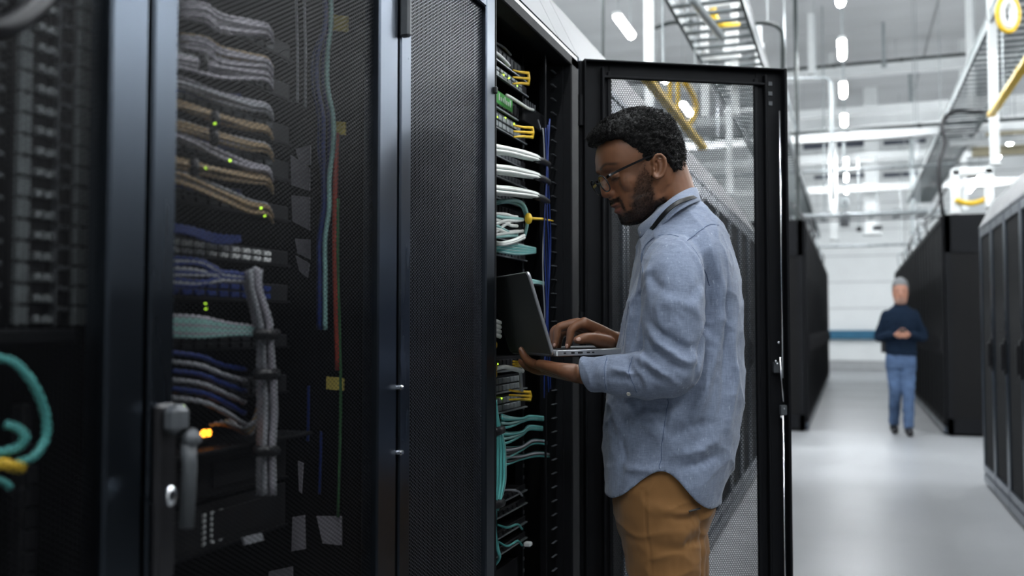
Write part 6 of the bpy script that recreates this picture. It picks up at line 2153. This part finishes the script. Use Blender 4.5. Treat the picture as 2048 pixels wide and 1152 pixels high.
B = MB()
limb(B, [(wp(1801, 1.475, 0.0), 0.058), (wp(1801, 1.56, 0.01), 0.055)], 10, 16)
rings = []
for (z, a, b, dy) in ((1.515, 0.035, 0.03, 0.05), (1.53, 0.062, 0.062, 0.04), (1.56, 0.072, 0.082, 0.035), (1.60, 0.077, 0.095, 0.03), (1.65, 0.082, 0.10, 0.025), (1.70, 0.084, 0.10, 0.02), (1.75, 0.078, 0.094, 0.015), (1.79, 0.055, 0.075, 0.012), (1.812, 0.025, 0.035, 0.01)):
    rings.append(vring(wp(1801.5, z, dy), np.array((1.0, 0, 0)), np.array((0, 1.0, 0)), a, b, 28, 2.1))
B.loft(rings)
B.ell(wp(1801.5, 1.635, 0.128), (0.014, 0.022, 0.024)); B.ell(wp(1801.5, 1.655, 0.118), (0.011, 0.016, 0.035))
B.ell(wp(1801.5, 1.592, 0.112), (0.026, 0.012, 0.008)); B.ell(wp(1801.5, 1.58, 0.110), (0.022, 0.012, 0.008))
for s in (-1, 1):
    B.ell(wp(1801.5, 1.645, 0.0) + (s * 0.078, 0, 0), (0.010, 0.022, 0.032))
    B.ell(wp(1801.5, 1.672, 0.105) + (s * 0.031, 0, 0), (0.014, 0.010, 0.009))
# arms: bent, both hands together at the waist
shl, shr = wp(1775, 1.395), wp(1828, 1.395)
ell_, elr = wp(1757, 1.135, -0.02), wp(1846, 1.135, -0.02)
hl, hr = wp(1795, 1.17, 0.24), wp(1810, 1.17, 0.24)
for (s_, e_, h_) in ((shl, ell_, hl), (shr, elr, hr)):
    limb(B, [(s_, 0.05), ((s_ + e_) / 2, 0.043), (e_, 0.036), ((e_ + h_) / 2, 0.032), (h_, 0.026)], 24, 12)
for (h_, s) in ((hl, 1), (hr, -1)):
    B.ell(h_ + (s * 0.012, -0.022, 0), (0.046, 0.026, 0.047))
    for k in range(4):
        q0 = h_ + np.array((s * (0.02 + 0.0), -0.035, 0.03 - 0.019 * k))
        limb(B, [(q0, 0.009), (q0 + (s * 0.03, -0.012, -0.004), 0.0085), (q0 + (s * 0.052, 0.008, -0.006), 0.007)], 8, 8)
    q0 = h_ + np.array((0, -0.03, 0.035))
    limb(B, [(q0, 0.011), (q0 + (s * 0.015, -0.012, 0.022), 0.010), (q0 + (s * 0.035, -0.014, 0.032), 0.008)], 8, 8)
rings = []
for (z, a, b) in ((1.46, 0.07, 0.06), (1.42, 0.15, 0.09), (1.34, 0.165, 0.105), (1.2, 0.15, 0.105), (1.05, 0.14, 0.10), (0.93, 0.155, 0.105)):
    rings.append(vring(wp(1801, z), np.array((1.0, 0, 0)), np.array((0, 1.0, 0)), a, b, 28))
B.loft(rings)
LEGS = ((1787.5, 1788, 1786, -0.16, -0.02), (1813, 1814, 1813, 0.10, 0.03))      # trailing, leading
for (ph, pk_, pf, dyf, dyk) in LEGS:
    limb(B, [(wp(ph, 0.84), 0.06), (wp((ph + pk_) / 2, 0.68, dyk * 0.5 + 0.02), 0.055), (wp(pk_, 0.5, dyk + 0.05), 0.045), (wp((pk_ + pf) / 2, 0.3, (dyk + dyf) / 2 + 0.01), 0.04), (wp(pf, 0.12, dyf), 0.034)], 24, 12)
    limb(B, [(wp(pf, 0.07, dyf - 0.05), 0.035), (wp(pf, 0.045, dyf + 0.12), 0.03)], 10, 10)
V, F = remesh(B, 0.006, 2)
fx = V[:, 0] - wp(1801.5, 0)[0]; fy = WY - V[:, 1]; fz_ = V[:, 2]
C = np.tile(np.array((0.35, 0.165, 0.11)), (len(V), 1))
C *= (1 + 0.08 * vnoise(V, 40, 3))[:, None]
eye = np.exp(-((np.abs(fx) - 0.031) / 0.014) ** 2 - ((fz_ - 1.672) / 0.007) ** 2) * (fy > 0.08)
brw = np.exp(-((np.abs(fx) - 0.031) / 0.018) ** 2 - ((fz_ - 1.698) / 0.006) ** 2) * (fy > 0.07)
mth = np.exp(-(fx / 0.024) ** 2 - ((fz_ - 1.586) / 0.004) ** 2) * (fy > 0.07)
C *= (1 - 0.85 * np.clip(eye + 0.6 * brw + 0.5 * mth, 0, 1))[:, None]
stub = sstep(1.605, 1.575, fz_) * (fz_ > 1.5) * (fy > -0.02)
C = C * (1 - 0.35 * stub[:, None]) + np.array((0.25, 0.22, 0.2)) * 0.35 * stub[:, None]
o = mesh_obj('body', V, F, SKIN, WALK); set_col(o, C)
# hair
HG = MB()
rings = []
for (z, a, b, dy) in ((1.585, 0.074, 0.055, -0.04), (1.66, 0.088, 0.075, -0.022), (1.71, 0.092, 0.094, -0.006), (1.755, 0.089, 0.102, 0.012), (1.80, 0.073, 0.086, 0.012), (1.828, 0.042, 0.055, 0.01), (1.838, 0.015, 0.02, 0.01)):
    rings.append(vring(wp(1801.5, z, dy), np.array((1.0, 0, 0)), np.array((0, 1.0, 0)), a, b, 28, 2.1))
HG.loft(rings)
V, F = remesh(HG, 0.006, 2)
V = V + normals(V, F) * (0.004 * vnoise(V, 90, 2))[:, None]
mesh_obj('hair', V, F, mat('grey_hair', (0.15, 0.155, 0.16), 0.8, 0, 0.2, 120, 0.2, 500), WALK)
# jumper
J = MB()
rings = []
for (z, a, b) in ((1.535, 0.064, 0.064), (1.51, 0.072, 0.07), (1.48, 0.110, 0.090), (1.445, 0.160, 0.108), (1.34, 0.188, 0.125), (1.2, 0.178, 0.125), (1.05, 0.170, 0.120), (0.95, 0.172, 0.120), (0.925, 0.168, 0.118)):
    rings.append(vring(wp(1801, z), np.array((1.0, 0, 0)), np.array((0, 1.0, 0)), a, b, 36))
J.loft(rings)
for (s_, e_, h_) in ((shl, ell_, hl), (shr, elr, hr)):
    limb(J, [(s_ + (0, 0, 0.005), 0.062), ((s_ + e_) / 2, 0.060), (e_, 0.054), ((e_ + h_) / 2, 0.047), (e_ * 0.22 + h_ * 0.78, 0.040)], 28, 16)
V, F = remesh(J, 0.008, 4)
V = V + normals(V, F) * (0.006 * vnoise(V * np.array((1, 1, 0.6)), 14, 4) + 0.003 * vnoise(V, 34, 5))[:, None]
mesh_obj('jumper', V, F, mat('navy_knit', (0.007, 0.014, 0.028), 0.9, 0, 0.15, 40, 0.2, 500, spec=0.1), WALK)
# jeans
J = MB()
rings = []
for (z, a, b) in ((1.0, 0.155, 0.11), (0.9, 0.168, 0.118), (0.82, 0.172, 0.12), (0.77, 0.165, 0.115)):
    rings.append(vring(wp(1800.5, z), np.array((1.0, 0, 0)), np.array((0, 1.0, 0)), a, b, 36))
J.loft(rings)
for (ph, pk_, pf, dyf, dyk) in LEGS:
    limb(J, [(wp(ph, 0.84), 0.094), (wp((ph + pk_) / 2, 0.68, dyk * 0.5 + 0.02), 0.085), (wp(pk_, 0.5, dyk + 0.05), 0.070), (wp((pk_ + pf) / 2, 0.3, (dyk + dyf) / 2 + 0.01), 0.064), (wp(pf, 0.12, dyf), 0.058)], 30, 18)
V, F = remesh(J, 0.008, 4)
V = V + normals(V, F) * (0.006 * vnoise(V * np.array((1, 1, 1.6)), 16, 6))[:, None]
mesh_obj('jeans', V, F, mat('blue_denim', (0.065, 0.105, 0.19), 0.85, 0, 0.25, 9, 0.15, 500, spec=0.2), WALK)
for (ph, pk_, pf, dyf, dyk) in LEGS:
    s_ = MB()
    limb(s_, [(wp(pf, 0.06, dyf - 0.07), 0.045), (wp(pf, 0.06, dyf + 0.02), 0.048), (wp(pf + 1, 0.045, dyf + 0.14), 0.038)], 16, 14)
    Vs, Fs = remesh(s_, 0.008, 2); Vs[:, 2] = np.maximum(Vs[:, 2], 0.0)
    so = mesh_obj('shoe', Vs, Fs, PLASTIC, WALK)
ph_ = MB().obox((hl + hr) / 2 + (0, -0.035, 0.015), (0.07, 0.010, 0.12), np.array(((1, 0, 0), (0, 0.8, -0.6), (0, 0.6, 0.8))), 0.003).build('phone', PLASTIC, loc=(hl + hr) / 2)
tag(ph_, 'dark phone in the hands of the walking man', 'phone')
rd_ = empty('radio', wp(1764, 0.98, 0.02), 'black handheld radio clipped at the walking man\'s hip', 'radio')
MB().obox(wp(1766, 1.02, 0.02), (0.05, 0.04, 0.13), ch=0.006).build('radio_body', PLASTIC, rd_)
MB().tube([wp(1764, 1.08, 0.02), wp(1763, 1.16, 0.02)], 0.008, 8).build('antenna', PLASTIC, rd_)
